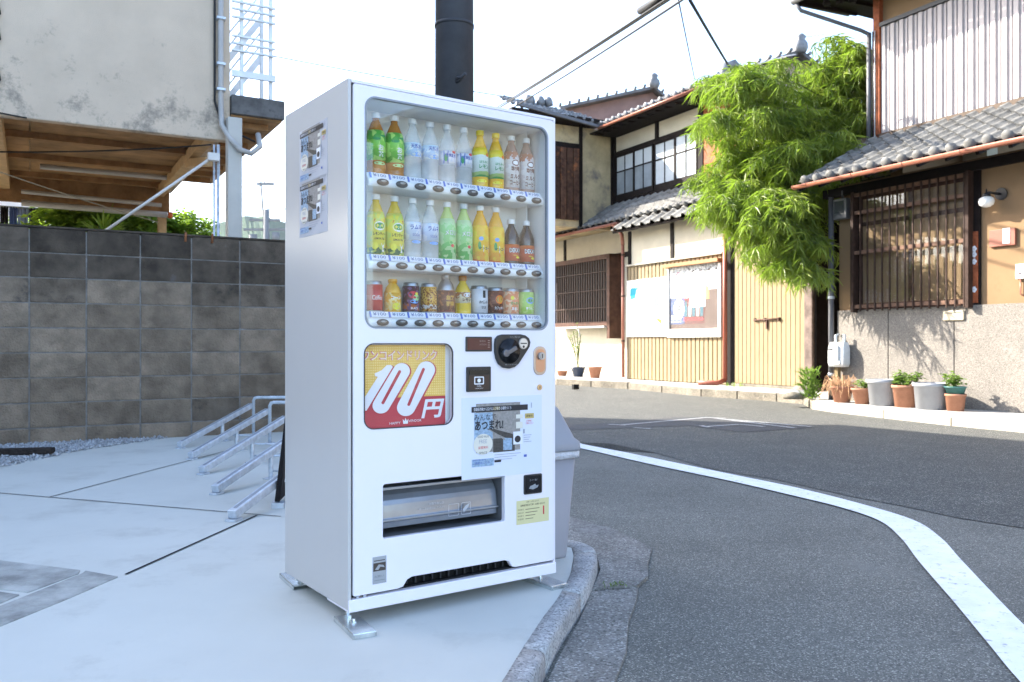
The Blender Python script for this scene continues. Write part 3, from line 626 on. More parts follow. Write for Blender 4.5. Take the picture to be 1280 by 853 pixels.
for a, b in ((.405, .448), (.460, .500)): g.poly([rr(a, .318, b, .362, .002, 2), rr(a+.0015, .3195, b-.0015, .3605, .001, 2)], .0283, .0286, 0)
g.add([(.470, .0285, .325), (.490, .0285, .345), (.496, .0285, .358), (.478, .0285, .350), (.466, .0285, .338)], [(0, 1, 2, 3, 4)], 0); g.text('手を入れないで', .408, .330, .006, .0285, 0, w=.036); g.build('lettering', mat('pale_ink', (.50, .52, .55), .5), po)
# bottom opening
g = G(); g.box(.18, .69, .040, .06, .0985, .14, 0)
for i in range(14): g.box(.20+i*.034, .206+i*.034, .030, .039, .100, .130, 1)
g.build('intake_grille', [mat('grille_black', (.006, .006, .006), .6), black_plastic], vm)
g = G(); g.tube([(.03, .006, .0935), (.045, .006, .0935)], .006, 8); g.tube([(.055, .006, .0935), (.07, .006, .0935)], .006, 8); g.build('hinge_roller', steel, vm)
# stickers
g = G(); g.rect(.686, .841, .257, .348, -.0006, 0)
g.text('故障・お問い合わせ', .763, .337, .006, -.0010, 1, w=.06, align='c'); g.text('自動販売機の管理・お問い合わせ', .763, .324, .008, -.0010, 1, w=.115, align='c', off=.02)
for i in range(4): g.text(['管理者名', '連絡先住所', '電話番号', '設置者'][i], .692, .310-i*.012, .006, -.0010, 1, w=.028); g.rect(.728, .795-.01*i, .311-i*.012, .3135-i*.012, -.0010, 1)
g.rect(.812, .818, .285, .318, -.0010, 2); g.build('yellow_notice', [mat('notice_yellow', (.72, .66, .36), .6, var=.03), mat('notice_ink', (.18, .14, .08), .5), ink_red], vm)
g = G(); g.rect(.089, .141, .129, .221, -.0006, 0); g.rect(.092, .138, .172, .200, -.0010, 1); g.rect(.094, .136, .206, .209, -.0010, 1); g.poly([[(.098, .178), (.112, .194), (.130, .190), (.134, .182), (.118, .186), (.110, .176)]], -.0014, -.001, 0); g.text('お願い', .096, .150, .008, -.0010, 2, w=.035); g.rect(.095, .135, .140, .1415, -.0010, 2)
g.build('grey_sticker', [mat('sticker_grey', (.36, .37, .38), .5), mat('sticker_dark', (.06, .045, .035), .5), mat('sticker_ink', (.2, .2, .2), .5)], vm)
# the advertising flyers: the same print on the door and twice on the side
photo_wall = mat('photo_wall', (.30, .28, .26), .5, var=.25, vs=22); photo_dark = mat('photo_dark', (.06, .055, .05), .5, var=.4, vs=30); photo_blue = mat('photo_blue', (.30, .42, .55), .5, var=.3, vs=25)
gold = mat('print_gold', (.55, .42, .15), .5, var=.05); pale_cream = mat('print_cream', (.75, .72, .62), .5, var=.03)
def flyer(bw_=False):
    """normalised 1 x 1 print facing -y, lower left at the origin"""
    g = G(); X = lambda a: (a-200)/570.; Z = lambda b: 1-(b-190)/505.
    R_ = lambda a, b, c, d, mi, y=-.0004: g.rect(X(a), X(c), Z(d), Z(b), y, mi)
    R_(240, 182, 635, 575, 4); R_(385, 250, 600, 470, 4, -.0006); R_(390, 470, 585, 582, 5, -.0006); R_(480, 470, 560, 570, 6, -.0008)
    g.add([(X(330), -.0010, Z(385)), (X(400), -.0010, Z(392)), (X(590), -.0010, Z(450)), (X(590), -.0010, Z(480)), (X(500), -.0010, Z(470))], [(0, 1, 2, 3, 4)][:1], 5)
    g.add([(X(350), -.0012, Z(395)), (X(360), -.0012, Z(392)), (X(500), -.0012, Z(480)), (X(495), -.0012, Z(490))], [(0, 1, 2, 3)], 4)
    R_(225, 255, 385, 470, 6, -.0008)
    R_(200, 205, 705, 250, 1, -.0014); g.text('自動販売機から広がる人が集まる場所づくり', X(220), Z(240), .055, -.0018, 0, w=.58)
    g.text('設置場所', X(390), Z(240), .058, -.0020, 7, w=.1)
    g.text('みんなで', X(222), Z(318), .10, -.0018, 1, w=.34); g.text('あつまれ!', X(228), Z(395), .155, -.0018, 1, w=.44, off=.03)
    R_(595, 285, 658, 318, 8, -.0016); R_(595, 345, 658, 400, 8, -.0016); R_(678, 280, 762, 322, 7, -.0016); g.text('募集中', X(690), Z(310), .035, -.0020, 1, w=.10)
    g.text('お気軽に', X(690), Z(350), .03, -.0018, 3, w=.10); g.text('ご相談ください', X(682), Z(370), .03, -.0018, 3, w=.13)
    R_(570, 425, 655, 530, 0, -.0016)
    for (cx, cy, r, mi, y) in ((300, 508, 84, 8, -.0016), (610, 487, 28, 1, -.0020)):
        g.add([(X(cx+r*math.cos(k*PI/12)), y, Z(cy+r*math.sin(k*PI/12)*1.0)) for k in range(24)], [tuple(range(24))[::-1]], mi)
    g.text('GOOD VALUE', X(300), Z(455), .035, -.0020, 1, w=.17, align='c'); g.text('FREE', X(265), Z(500), .06, -.0020, 9, w=.12); g.text('設置無料', X(258), Z(545), .045, -.0020, 3, w=.15); g.text('SPACE', X(300), Z(585), .035, -.0020, 1, w=.12, align='c')
    for i in range(4): R_(665, 458+i*18, 740-12*(i % 3), 462+i*18, 9, -.0014)
    R_(662, 408, 676, 445, 9, -.0014)
    R_(203, 625, 395, 685, 6, -.0010); g.text('設置・お問い合わせ', X(210), Z(640), .028, -.0016, 2, w=.2); g.text('ご連絡はこちら', X(210), Z(665), .04, -.0016, 2, w=.26)
    for i in range(3): R_(400, 600+i*20, 640-40*i, 604+i*20, 9, -.0014)
    R_(400, 645, 460, 662, 1, -.0016); R_(668, 620, 695, 640, 2, -.0016)
    g.text('1', X(735), Z(235), .085, -.0016, 9)
    return g.mesh('flyer_print', [paper, ink, ink_blue, ink_red, photo_wall, photo_dark, photo_blue, gold, pale_cream, mat('faint_ink', (.35, .36, .42), .5)])
FL = flyer()
lav = mat('paper_lavender', (.74, .77, .88), .55, var=.01)
g = G(); g.box(.443, .806, -.0008, .0, .449, .747); fp = g.build('flyer', lav, vm)
o = put('flyer_print', FL, fp, (.484, -.0010, .488)); o.scale = (.287, 1, .232)
grey_paper = mat('flyer_paper_grey', (.50, .51, .54), .5, var=.03)  # greyer tone than the door flyer's paper
for zz in (1.536, 1.341):
    g = G(); g.box(0, .262, -.0006, 0, -.004, .198); fp = g.build('flyer', grey_paper, vm, (-.0002, .432, zz), (0, 0, -PI/2))
    o = put('flyer_print', FL, fp, (.008, -.0008, .006)); o.scale = (.246, 1, .186)
# feet
def foot(x, y, rot):
    o = bpy.data.objects.new('foot', None); C.objects.link(o); return o
for (x, y, a) in ((.024, .053, -PI/2-.12), (.050, .545, PI/2-.1), (.845, .125, -PI/2+.05), (.83, .54, PI/2)):
    g = G(); T = Matrix.Translation((x, y, 0)) @ Matrix.Rotation(a, 4, 'Z')
    g.box(-.032, .178, -.039, .039, .012, .018, 0, T); g.box(-.032, .178, -.0405, -.036, .0, .0165, 0, T); g.box(-.032, .178, .036, .0405, 0, .0165, 0, T); g.box(.174, .179, -.036, .036, 0, .0165, 0, T)
    p = T @ Vector((0, 0, 0)); g.tube([(p.x, p.y, .012), (p.x, p.y, .06)], .008, 10); g.tube([(p.x, p.y, .014), (p.x, p.y, .026)], .014, 6, smooth=False)
    q = T @ Vector((.060, 0, 0)); g.tube([(q.x, q.y, .012), (q.x, q.y, .030)], .007, 8); g.tube([(q.x, q.y, .014), (q.x, q.y, .021)], .012, 6, smooth=False)
    g.build('foot', zinc, vm, bevel=.0015)

# ------------------------------------------------------------------ sample drinks
def bottle(name, label, cat, grp, kind, i, row, u=None):
    base = [SH[0][1]-.004, SH[1][1]-.004, SH[2][1]-.004][row]-.002
    top = [1.758, 1.472, 1.165][row]
    x = (.149+.0727*i) if row < 2 else (.142+.0732*i)
    y = .098
    K = KINDS[kind]; h = K.get('h', top-base+.0); r = K.get('r', .0325)
    p = to_world(MO, mrz, x, y, base)
    t = thing(name, label, cat, p, mrz, grp)
    if K['t'] == 'b':
        hb = h-.022
        g = G(); prof = [(r*.86, 0), (r, .006), (r, hb*.10), (r*.965, hb*.115), (r, hb*.13), (r, hb*.60), (r*.97, hb*.66), (r*.80, hb*.78), (r*.52, hb*.90), (.0125, hb*.955), (.0125, hb+.004)]
        if K.get('sq'): prof = [(r*.9, 0), (r, .006), (r, hb*.7), (r*.93, hb*.78), (r*.62, hb*.90), (.0125, hb*.96), (.0125, hb+.004)]
        g.lathe(prof, 20, 0); g.build('bottle_body', K['liq'], t)
        g = G(); g.lathe([(.0152, hb), (.0155, hb+.002), (.0155, hb+.016), (.0145, hb+.019), (0, hb+.019)], 16); g.build('cap', K.get('cap', white_plastic), t)
        a, b = K.get('lab', (.28, .80)); rl = r+.0006
        top_r = 1.0 if b <= .64 else .84
        g = G(); pr = [(rl, hb*a), (rl, hb*min(b, .60))]
        if b > .62: pr += [(rl*.985, hb*.66), (r*.80*1.02+.0006, hb*min(b, .78))]
        g.lathe(pr, 24, 0); lo = g.build('label', K['mat'], t, fix=False)
        zc = (a+min(b, .6))/2*hb
    else:
        g = G()
        if K['t'] == 'c': prof = [(r*.80, 0), (r*.90, .004), (r, .010), (r, h-.014), (r*.90, h-.005), (r*.88, h), (r*.84, h), (r*.82, h-.003), (0, h-.003)]; 
        else: prof = [(r*.85, 0), (r, .006), (r, h*.62), (r*.8, h*.76), (r*.50, h*.86), (r*.46, h*.90)]
        g.lathe(prof, 22, 0)
        g.build('can_body', K.get('liq', steel), t)
        if K['t'] == 'a': g = G(); g.lathe([(r*.46, h*.89), (.0165, h*.895), (.0165, h-.002), (.015, h), (0, h)], 16); g.build('cap', K.get('cap', steel), t)
        top = h-.013 if K['t'] == 'c' else h*.60
        g = G(); g.lathe([(r+.0005, .009), (r+.0005, top)], 24, 0); lo = g.build('label', K['mat'], t, fix=False); zc = (top)/2
    g = G(); turn = Matrix.Rotation(-.06, 4, 'Z')
    for (s, z, sz, mi, off, wd) in K.get('txt', []):
        if wd == 'v':
            for q, chx in enumerate(s): g.text(chx, .004, zc+z-q*sz*1.15, sz, 0, mi, align='c', bend=r+.0012, off=off)
        else: g.text(s, 0, zc+z, sz, 0, mi, w=wd, align='c', bend=r+.0012, off=off)
    for (pts, mi) in K.get('shp', []):
        P = [(px_*1., pz_) for px_, pz_ in pts]; c_ = (sum(a for a, _ in P)/len(P), sum(b for _, b in P)/len(P))
        V = [((r+.0009)*math.sin(a/r), -(r+.0009)*math.cos(a/r), zc+b) for a, b in [c_]+P]
        g.add(V, [(0, 1+k, 1+(k+1) % len(P)) for k in range(len(P))], mi)
    if g.v: g.build('label_print', K['ink'], lo, fix=False)
    return t
def ell(cx, cz, a, b, n=14): return [(cx+a*math.cos(2*PI*k/n), cz+b*math.sin(2*PI*k/n)) for k in range(n)]
I = dict(w=ink_white, k=ink, r=ink_red, b=ink_blue, y=mat('lemon_print', (.85, .78, .06), .4), g=mat('leaf_print', (.04, .33, .10), .4), o=mat('orange_print', (.85, .22, .02), .4), br=mat('brown_print', (.16, .045, .02), .4), lg=mat('pale_green_print', (.45, .72, .30), .4), bl=mat('sky_print', (.20, .42, .85), .4), gd=mat('gold_print', (.62, .36, .06), .3))
KINDS = {
 'tea': dict(t='b', r=.035, liq=mat('tea_liquid', (.42, .17, .02), .08, var=.1, spec=.8), cap=white_plastic, lab=(.26, .82), mat=banded('label_green_tea', [(.085, (.10, .36, .04)), (.12, (.16, .50, .06)), (.15, (.22, .60, .08)), (.25, (.08, .38, .05))], 22, .05, swirl=(.45, .75, .18)), ink=[I['w'], I['g'], I['lg']],
    txt=[('お茶', .0, .020, 0, .03, 'v')], shp=[(ell(-.012, .04, .014, .005), 1), (ell(.012, .052, .012, .004), 1), (ell(.0, -.045, .022, .006), 2)]),
 'water': dict(t='b', liq=pet('water_clear', (.86, .91, .95), .35), lab=(.42, .66), mat=banded('label_water', [(.13, (.50, .66, .86)), (.15, (.66, .80, .92)), (.25, (.55, .72, .90))], 40, .02, swirl=(.78, .86, .92)), ink=[I['b'], I['w'], I['bl']],
    txt=[('天然水', .010, .016, 0, .02, .045)], shp=[(ell(0, -.012, .022, .008), 2), ([(-.02, -.02), (-.005, .0), (.005, -.012), (.012, -.002), (.022, -.02)], 1)]),
 'soda': dict(t='b', liq=pet('soda_clear', (.88, .90, .92), .35), lab=(.36, .62), mat=banded('label_soda', [(.11, (.75, .76, .80)), (.25, (.78, .79, .84))], 30, .03, swirl=(.62, .66, .80)), ink=[I['b'], I['w'], I['r'], I['g']],
    txt=[('強炭酸水', .002, .014, 0, .03, .046)], shp=[([(-.03, -.022), (-.012, -.022), (-.012, .026), (-.03, .026)], 0), (ell(.012, .022, .010, .005), 2), (ell(-.021, .0, .006, .015), 3)]),
 'lemon': dict(t='b', liq=mat('lemon_liquid', (.80, .48, .03), .08, var=.1, spec=.8), cap=mat('yellow_cap', (.82, .62, .02), .35), lab=(.22, .76), mat=banded('label_lemon', [(.060, (.10, .38, .10)), (.075, (.45, .62, .22)), (.138, (.70, .76, .70)), (.15, (.80, .68, .05)), (.25, (.85, .66, .03))], 26, .02, swirl=None), ink=[I['g'], I['y'], I['o'], I['w']],
    txt=[('はちみつ', .012, .010, 0, .02, .04), ('レモン', -.008, .015, 0, .03, .042)], shp=[(ell(.014, .045, .008, .007), 2), (ell(-.01, -.055, .02, .006), 1)]),
 'coffee': dict(t='b', liq=mat('milk_coffee_liquid', (.36, .24, .19), .1, var=.1), lab=(.10, .80), mat=banded('label_milk_coffee', [(.13, (.70, .68, .68)), (.15, (.66, .60, .58)), (.25, (.45, .20, .12))], 34, .04, swirl=(.60, .56, .57)), ink=[I['br'], I['w'], I['r']],
    txt=[('ミルク', -.018, .018, 0, .03, .046), ('コーヒー', -.042, .018, 0, .03, .05), ('珈琲', .012, .018, 0, .03, .04)], shp=[(ell(0, .044, .016, .012), 0), (ell(.0, .044, .011, .008), 1)]),
 'ltea': dict(t='b', r=.034, liq=mat('lemon_tea_liquid', (.70, .50, .04), .08, spec=.8), lab=(.04, .80), mat=banded('label_lemon_tea', [(.038, (.02, .16, .07)), (.155, (.78, .72, .08)), (.25, (.70, .62, .10))], 30, .015, swirl=(.60, .70, .15)), ink=[I['k'], I['w'], I['y'], I['g'], I['r']],
    txt=[('レモンティー', .008, .012, 0, .03, .048), ('LEMON TEA', -.006, .007, 0, .02, .04)], shp=[(ell(0, .042, .021, .016), 1), (ell(0, .043, .016, .011), 3), ([(-.022, .056), (.022, .056), (.019, .066), (-.019, .066)], 4), (ell(-.018, -.028, .011, .013), 2), ([(.004, -.018), (.020, -.018), (.014, -.034), (.013, -.046), (.018, -.048), (.006, -.048), (.011, -.046), (.010, -.034)], 1)]),
 'ramune': dict(t='b', liq=pet('ramune_clear', (.86, .90, .94), .35), lab=(.34, .66), mat=banded('label_ramune', [(.115, (.58, .68, .86)), (.25, (.62, .74, .90))], 30, .02, swirl=(.76, .82, .92)), ink=[I['b'], I['w'], I['bl']],
    txt=[('ラムネ', .010, .018, 0, .03, .048), ('SODA', -.014, .010, 0, .0, .03)], shp=[(ell(0, -.034, .018, .006), 2)]),
 'melon': dict(t='b', r=.0335, liq=mat('melon_liquid', (.50, .66, .22), .1, spec=.7), lab=(.04, .86), mat=banded('label_melon', [(.07, (.07, .46, .10)), (.10, (.16, .56, .16)), (.17, (.30, .66, .26)), (.25, (.5, .72, .4))], 26, .06, swirl=(.46, .74, .38)), ink=[I['w'], I['g'], I['r'], I['lg']],
    txt=[('メロン', .030, .020, 1, .06, .052), ('メロン', .0305, .019, 0, .02, .050)], shp=[(ell(.008, .004, .018, .011), 3), (ell(.004, -.008, .007, .006), 2)]),
 'mango': dict(t='b', r=.034, liq=mat('mango_liquid', (.82, .42, .02), .1, spec=.7), lab=(.02, .74), mat=banded('label_mango', [(.026, (.80, .17, .02)), (.055, (.85, .42, .04)), (.25, (.86, .52, .03))], 22, .03, swirl=(.85, .62, .05)), ink=[I['k'], I['w'], I['o'], I['bl'], I['g']],
    txt=[('マンゴー', -.012, .012, 0, .04, .045)], shp=[([(-.006, -.020), (.030, -.020), (.030, .006), (-.006, .006)], 1), ([(-.006, -.034), (.03, -.034), (.03, -.024), (-.006, -.024)], 2), (ell(-.014, .030, .009, .008), 3), (ell(-.02, .004, .006, .016), 4)]),
 'tonic': dict(t='b', r=.0325, h=.183, liq=mat('dark_tonic', (.02, .012, .012), .08, spec=.9), lab=(.10, .50), mat=banded('label_tonic', [(.075, (.50, .09, .035)), (.09, (.62, .14, .03))], 40, .012), ink=[I['w'], I['r'], I['k'], I['y']],
    txt=[('DEKAVI', .000, .018, 2, .09, .054), ('DEKAVI', .0005, .017, 0, .02, .052), ('1000mg', -.014, .006, 3, .0, .02)], shp=[(ell(.010, -.018, .010, .004), 3)]),
 'red': dict(t='c', h=.112, r=.030, mat=banded('label_red_can', [(.05, (.48, .02, .03)), (.066, (.55, .10, .12)), (.12, (.50, .02, .03))], 40, .01), ink=[I['w'], I['gd']], txt=[('Coffee', -.004, .016, 0, .0, .04)], shp=[]),
 'corn': dict(t='a', h=.122, r=.030, liq=mat('corn_can', (.84, .48, .06), .25, .2), cap=mat('corn_cap', (.80, .42, .04), .3), mat=banded('label_corn', [(.03, (.85, .50, .05)), (.055, (.86, .60, .15)), (.12, (.82, .44, .04))], 50, .03, swirl=(.86, .70, .30)), ink=[I['br'], I['w'], I['y']], txt=[('コーン', .012, .013, 1, .05, .04)], shp=[(ell(0, -.012, .014, .012), 2)]),
 'rainbow': dict(t='c', h=.112, r=.030, mat=banded('label_dark_can', [(.03, (.14, .05, .03)), (.05, (.50, .14, .04)), (.12, (.10, .03, .03))], 50, .03, swirl=(.20, .10, .20)), ink=[I['o'], I['bl'], I['lg'], I['w'], I['y'], I['r']], txt=[('BLACK', -.034, .008, 3, .02, .03)], shp=[(ell(-.006, .018, .018, .013), 5), (ell(.008, .008, .015, .011), 2), (ell(.0, -.006, .017, .007), 1), (ell(.008, .022, .007, .005), 4)]),
 'gold': dict(t='c', h=.112, r=.030, mat=banded('label_gold_can', [(.03, (.60, .34, .08)), (.042, (.75, .72, .66)), (.12, (.62, .36, .07))], 90, .02, rough=.25, swirl=(.22, .07, .02)), ink=[I['br'], I['w']], txt=[('微糖', -.034, .014, 0, .03, .024)], shp=[]),
 'alu': dict(t='a', h=.148, r=.0335, liq=steel, cap=steel, mat=banded('label_brown_bottle', [(.02, (.25, .05, .04)), (.05, (.13, .045, .03)), (.12, (.16, .055, .035))], 60, .01, swirl=(.32, .12, .05)), ink=[I['gd'], I['r']], txt=[('無糖', .008, .018, 0, .04, .034), ('珈琲', -.014, .018, 0, .04, .034)], shp=[]),
 'honey': dict(t='b', h=.150, r=.032, liq=mat('honey_liquid', (.80, .56, .06), .08, spec=.7), cap=mat('orange_brown_cap', (.52, .22, .05), .4), lab=(.34, .66), mat=banded('label_honey', [(.055, (.75, .50, .14)), (.075, (.78, .66, .42)), (.12, (.45, .20, .07))], 50, .02, swirl=(.80, .70, .5)), ink=[I['br'], I['w']], txt=[('レモン', -.010, .012, 0, .04, .036)], shp=[(ell(0, .014, .014, .008), 1)]),
 'white': dict(t='c', h=.112, r=.0335, mat=banded('label_white_can', [(.012, (.3, .28, .3)), (.12, (.72, .71, .74))], 40, .005), ink=[I['k'], I['r'], I['gd']], txt=[('お休み', -.006, .012, 0, .02, .038), ('甘酒', -.026, .011, 0, .0, .02)], shp=[([(-.004, .016), (.008, .016), (.008, .044), (-.004, .044)], 0)]),
 'cocoa': dict(t='c', h=.108, r=.033, mat=banded('label_cocoa', [(.05, (.13, .045, .025)), (.12, (.22, .08, .045))], 60, .01, swirl=(.32, .13, .07)), ink=[I['w'], I['gd'], I['o']], txt=[('カフェオレ', -.024, .011, 0, .02, .042)], shp=[(ell(0, .014, .017, .017), 2), (ell(0.002, .014, .013, .013), 1)]),
 'peach': dict(t='c', h=.108, r=.033, mat=banded('label_peach', [(.12, (.78, .28, .13))], 40, .01, swirl=(.85, .55, .36)), ink=[I['w'], I['g'], I['y']], txt=[('ぜんざい', -.004, .012, 1, .04, .04), ('あまい', -.026, .013, 0, .03, .03)], shp=[(ell(-.012, .022, .007, .008), 2)]),
 'green': dict(t='c', h=.108, r=.033, mat=banded('label_green_can', [(.05, (.36, .66, .10)), (.12, (.42, .70, .18))], 30, .03, swirl=(.55, .78, .25)), ink=[I['w'], I['g'], I['bl']], txt=[('青りんご', -.022, .011, 0, .03, .04)], shp=[(ell(0, .014, .018, .013), 2), (ell(-.002, .014, .010, .008), 1)]),
}
rows = [
 [('tea', 'green_tea_bottle', 'green labelled tea bottle, first on the top shelf'), ('tea', 'green_tea_bottle', 'green labelled tea bottle beside the clear water, second on the top shelf'),
  ('water', 'water_bottle', 'clear water bottle with pale blue label next to the green tea'), ('water', 'water_bottle', 'clear pale blue labelled water bottle next to the carbonated water'),
  ('soda', 'sparkling_water_bottle', 'clear sparkling water with white label, next to the pale blue water'), ('soda', 'sparkling_water_bottle', 'clear sparkling water with white label, next to the yellow capped bottles'),
  ('lemon', 'honey_lemon_bottle', 'yellow capped honey lemon bottle next to the sparkling water'), ('lemon', 'honey_lemon_bottle', 'yellow capped honey lemon bottle next to the milk coffee'),
  ('coffee', 'milk_coffee_bottle', 'milk coffee bottle with white label next to the yellow capped lemon'), ('coffee', 'milk_coffee_bottle', 'milk coffee bottle at the far end of the top shelf')],
 [('ltea', 'lemon_tea_bottle', 'yellow and dark green lemon tea bottle, first on the middle shelf'), ('ltea', 'lemon_tea_bottle', 'yellow and dark green lemon tea bottle beside the clear ramune'),
  ('ramune', 'ramune_bottle', 'clear ramune bottle with blue label beside the lemon tea'), ('ramune', 'ramune_bottle', 'clear ramune bottle with blue label beside the green melon drink'),
  ('melon', 'melon_soda_bottle', 'bright green melon drink bottle next to the clear ramune'), ('melon', 'melon_soda_bottle', 'bright green melon drink bottle next to the orange mango drink'),
  ('mango', 'mango_drink_bottle', 'orange mango drink bottle next to the green melon drink'), ('mango', 'mango_drink_bottle', 'orange mango drink bottle next to the short dark bottle'),
  ('tonic', 'vitamin_tonic_bottle', 'short black bottle with red label next to the mango drink'), ('tonic', 'vitamin_tonic_bottle', 'short black bottle with red label at the end of the middle shelf')],
 [('red', 'coffee_can', 'plain red coffee can, first on the bottom shelf'), ('corn', 'corn_soup_can', 'yellow capped can of corn soup between the red and the dark can'), ('rainbow', 'coffee_can', 'dark can with rainbow coloured spots on the bottom shelf'),
  ('gold', 'coffee_can', 'gold patterned coffee can on the bottom shelf'), ('alu', 'coffee_bottle', 'silver necked aluminium bottle with brown label'), ('honey', 'honey_lemon_bottle', 'small yellow bottle with brown cap on the bottom shelf'),
  ('white', 'sweet_drink_can', 'white can with black lettering on the bottom shelf'), ('cocoa', 'milk_coffee_can', 'dark brown can with round orange emblem on the bottom shelf'), ('peach', 'sweet_soup_can', 'orange pink can next to the green can'), ('green', 'apple_juice_can', 'light green can at the end of the bottom shelf')]]
for r_, row in enumerate(rows):
    for i, (kind, nm, lb) in enumerate(row):
        bottle(nm, lb, 'can' if 'can' in nm else 'bottle', ['sample bottles on the top shelf', 'sample bottles on the middle shelf', 'sample cans and bottles on the bottom shelf'][r_], kind, i, r_)

# ------------------------------------------------------------------ litter bin beside the machine
bin_grey = mat('bin_grey', (.34, .335, .36), .45, var=.04); lid_grey = mat('bin_lid_grey', (.31, .325, .36), .4, var=.04)
bp_ = to_world(MO, mrz, MWd+.20, .50); tb = thing('litter_bin', 'grey plastic litter bin with hooded lid beside the vending machine', 'bin', (bp_.x, bp_.y, 0), mrz)
def loft(g, secs, mi=0, n=5):
    b = len(g.v); m_ = 0
    for (x0, y0, x1, y1, r, z) in secs:
        P = rr(x0, y0, x1, y1, r, n); m_ = len(P)
        for p in P: g.v.append((p[0], p[1], z if not callable(z) else z(p)))
    for i in range(len(secs)-1):
        for k in range(m_): g.f.append((b+i*m_+k, b+i*m_+(k+1) % m_, b+(i+1)*m_+(k+1) % m_, b+(i+1)*m_+k)); g.m.append(mi); g.sm.append(True)
    g.f.append(tuple(b+k for k in range(m_))[::-1]); g.m.append(mi); g.sm.append(False)
    g.f.append(tuple(b+(len(secs)-1)*m_+k for k in range(m_))); g.m.append(mi); g.sm.append(False)
g = G(); loft(g, [(-.145, -.185, .115, .185, .03, 0), (-.148, -.188, .118, .188, .03, .012), (-.156, -.196, .128, .196, .03, .14), (-.155, -.195, .127, .195, .03, .146), (-.165, -.215, .148, .215, .03, .46)]); g.build('bin_body', bin_grey, tb)
g = G(); loft(g, [(-.168, -.219, .152, .219, .03, .440), (-.174, -.226, .160, .226, .03, .446), (-.175, -.227, .161, .227, .03, .468), (-.172, -.222, .157, .222, .03, .478)]); g.build('bag_edge', mat('bag_plastic', (.66, .67, .70), .35, var=.1, vs=30, bump=.8, bs=60), tb)
g = G(); loft(g, [(-.176, -.230, .162, .230, .035, .474), (-.178, -.232, .165, .232, .035, .482), (-.176, -.230, .162, .230, .035, .512), (-.165, -.218, .140, .218, .035, .530), (-.15, -.200, .065, .200, .035, .66), (-.14, -.18, -.02, .18, .03, .735), (-.12, -.16, -.05, .16, .02, .75)]); g.build('lid', lid_grey, tb)
g = G(); g.lathe([(.075, 0), (.075, .01), (.055, .012), (.052, .002)], 20); V = [(v[0]-.04, -.212+.04-v[2]*1.0, .62+v[1]*.8) for v in g.v]
h_ = G(); h_.add(V, g.f, 0, True); h_.build('opening_ring', black_plastic, tb)

# ------------------------------------------------------------------ bicycle racks
def rack_parts(t):
    L = 1.17; H_ = .315; dz = (H_-.04)/L
    g = G(); g.bar((0, 0, .035), (0, L, .035+L*dz), .052, .048, 0); g.bar((0, .03, .055), (0, L-.02, .055+(L-.05)*dz), .022, .03, 1); 
    g.build('wheel_channel', [galv, mat('channel_inner', (.30, .33, .36), .5, .6)], t, bevel=.006)
    g = G(); g.box(-.03, .03, -.02, .06, 0, .012); g.build('foot_plate', galv, t, bevel=.002)
    g = G(); ym = .66; g.tube([(0, ym, .0), (0, ym, .03+ym*dz-.02)], .017, 10); g.box(-.035, .075, ym-.05, ym+.05, 0, .009); g.tube([(.045, ym, .009), (.045, ym, .02)], .009, 6); g.build('support', galv, t, bevel=.001)
    g = G(); g.tube([(0, ym, .055), (.42, ym+.10, .055)], .008, 7); g.build('tie_rod', galv, t)
    g = G(); g.tube([(.03, L-.01, .0), (.03, L-.01, .36), (.045, L-.01, .385), (.07, L-.01, .392), (.46, L+.12, .392), (.49, L+.13, .385), (.50, L+.13, .36), (.50, L+.13, 0)], .016, 10); g.build('hoop', galv, t)
    g = G(); g.box(-.03, .09, L-.06, L+.04, 0, .009); g.box(.45, .55, L+.08, L+.18, 0, .009); g.tube([(.07, L-.01, .009), (.07, L-.01, .02)], .009, 6); g.build('foot_plate', galv, t, bevel=.001)
rd = math.atan2(-.26, .966)
spots = [(-2.99, 7.68), (-2.616, 6.95), (-2.236, 6.15), (-1.858, 5.34), (-1.49, 4.54)]
names = ['galvanised wheel rack nearest the block wall, farthest of the five', 'second galvanised wheel rack from the block wall', 'middle one of the five galvanised wheel racks', 'fourth galvanised wheel rack from the wall, just behind the nearest', 'galvanised wheel rack nearest the camera, close to the vending machine']
rk = thing('bicycle_rack', names[0], 'bicycle rack', (*spots[0], 0), rd, 'row of bicycle racks on the lot'); rack_parts(rk)
for i in range(1, 5):
    c = copy_tree(rk); c.location = (*spots[i], 0); c['label'] = names[i]
# black leaning sheet behind the machine
g = G(); g.bar((-1.395, 5.09, .03), (-1.30, 5.12, .70), .03, .62, 0, up=(.3, 1, 0))
sb = thing('sign_board', 'black standing board seen edge on behind the vending machine', 'sign board', (-1.32, 5.2, 0), .1)
g = G()
g.add([(-.075, -.28, .035), (-.045, -.28, .035), (.03, -.28, .70), (.005, -.28, .70), (-.075, .28, .035), (-.045, .28, .035), (.03, .28, .70), (.005, .28, .70)], [(0, 1, 2, 3), (7, 6, 5, 4), (0, 4, 5, 1), (1, 5, 6, 2), (2, 6, 7, 3), (3, 7, 4, 0)]); g.build('panel', mat('black_canvas', (.016, .013, .013), .7), sb, bevel=.004)
g = G(); g.box(-.09, -.02, -.30, -.22, 0, .03); g.build('foot', galv, sb)
g = G(); g.box(-.09, -.02, .22, .30, 0, .03); g.build('foot', galv, sb)

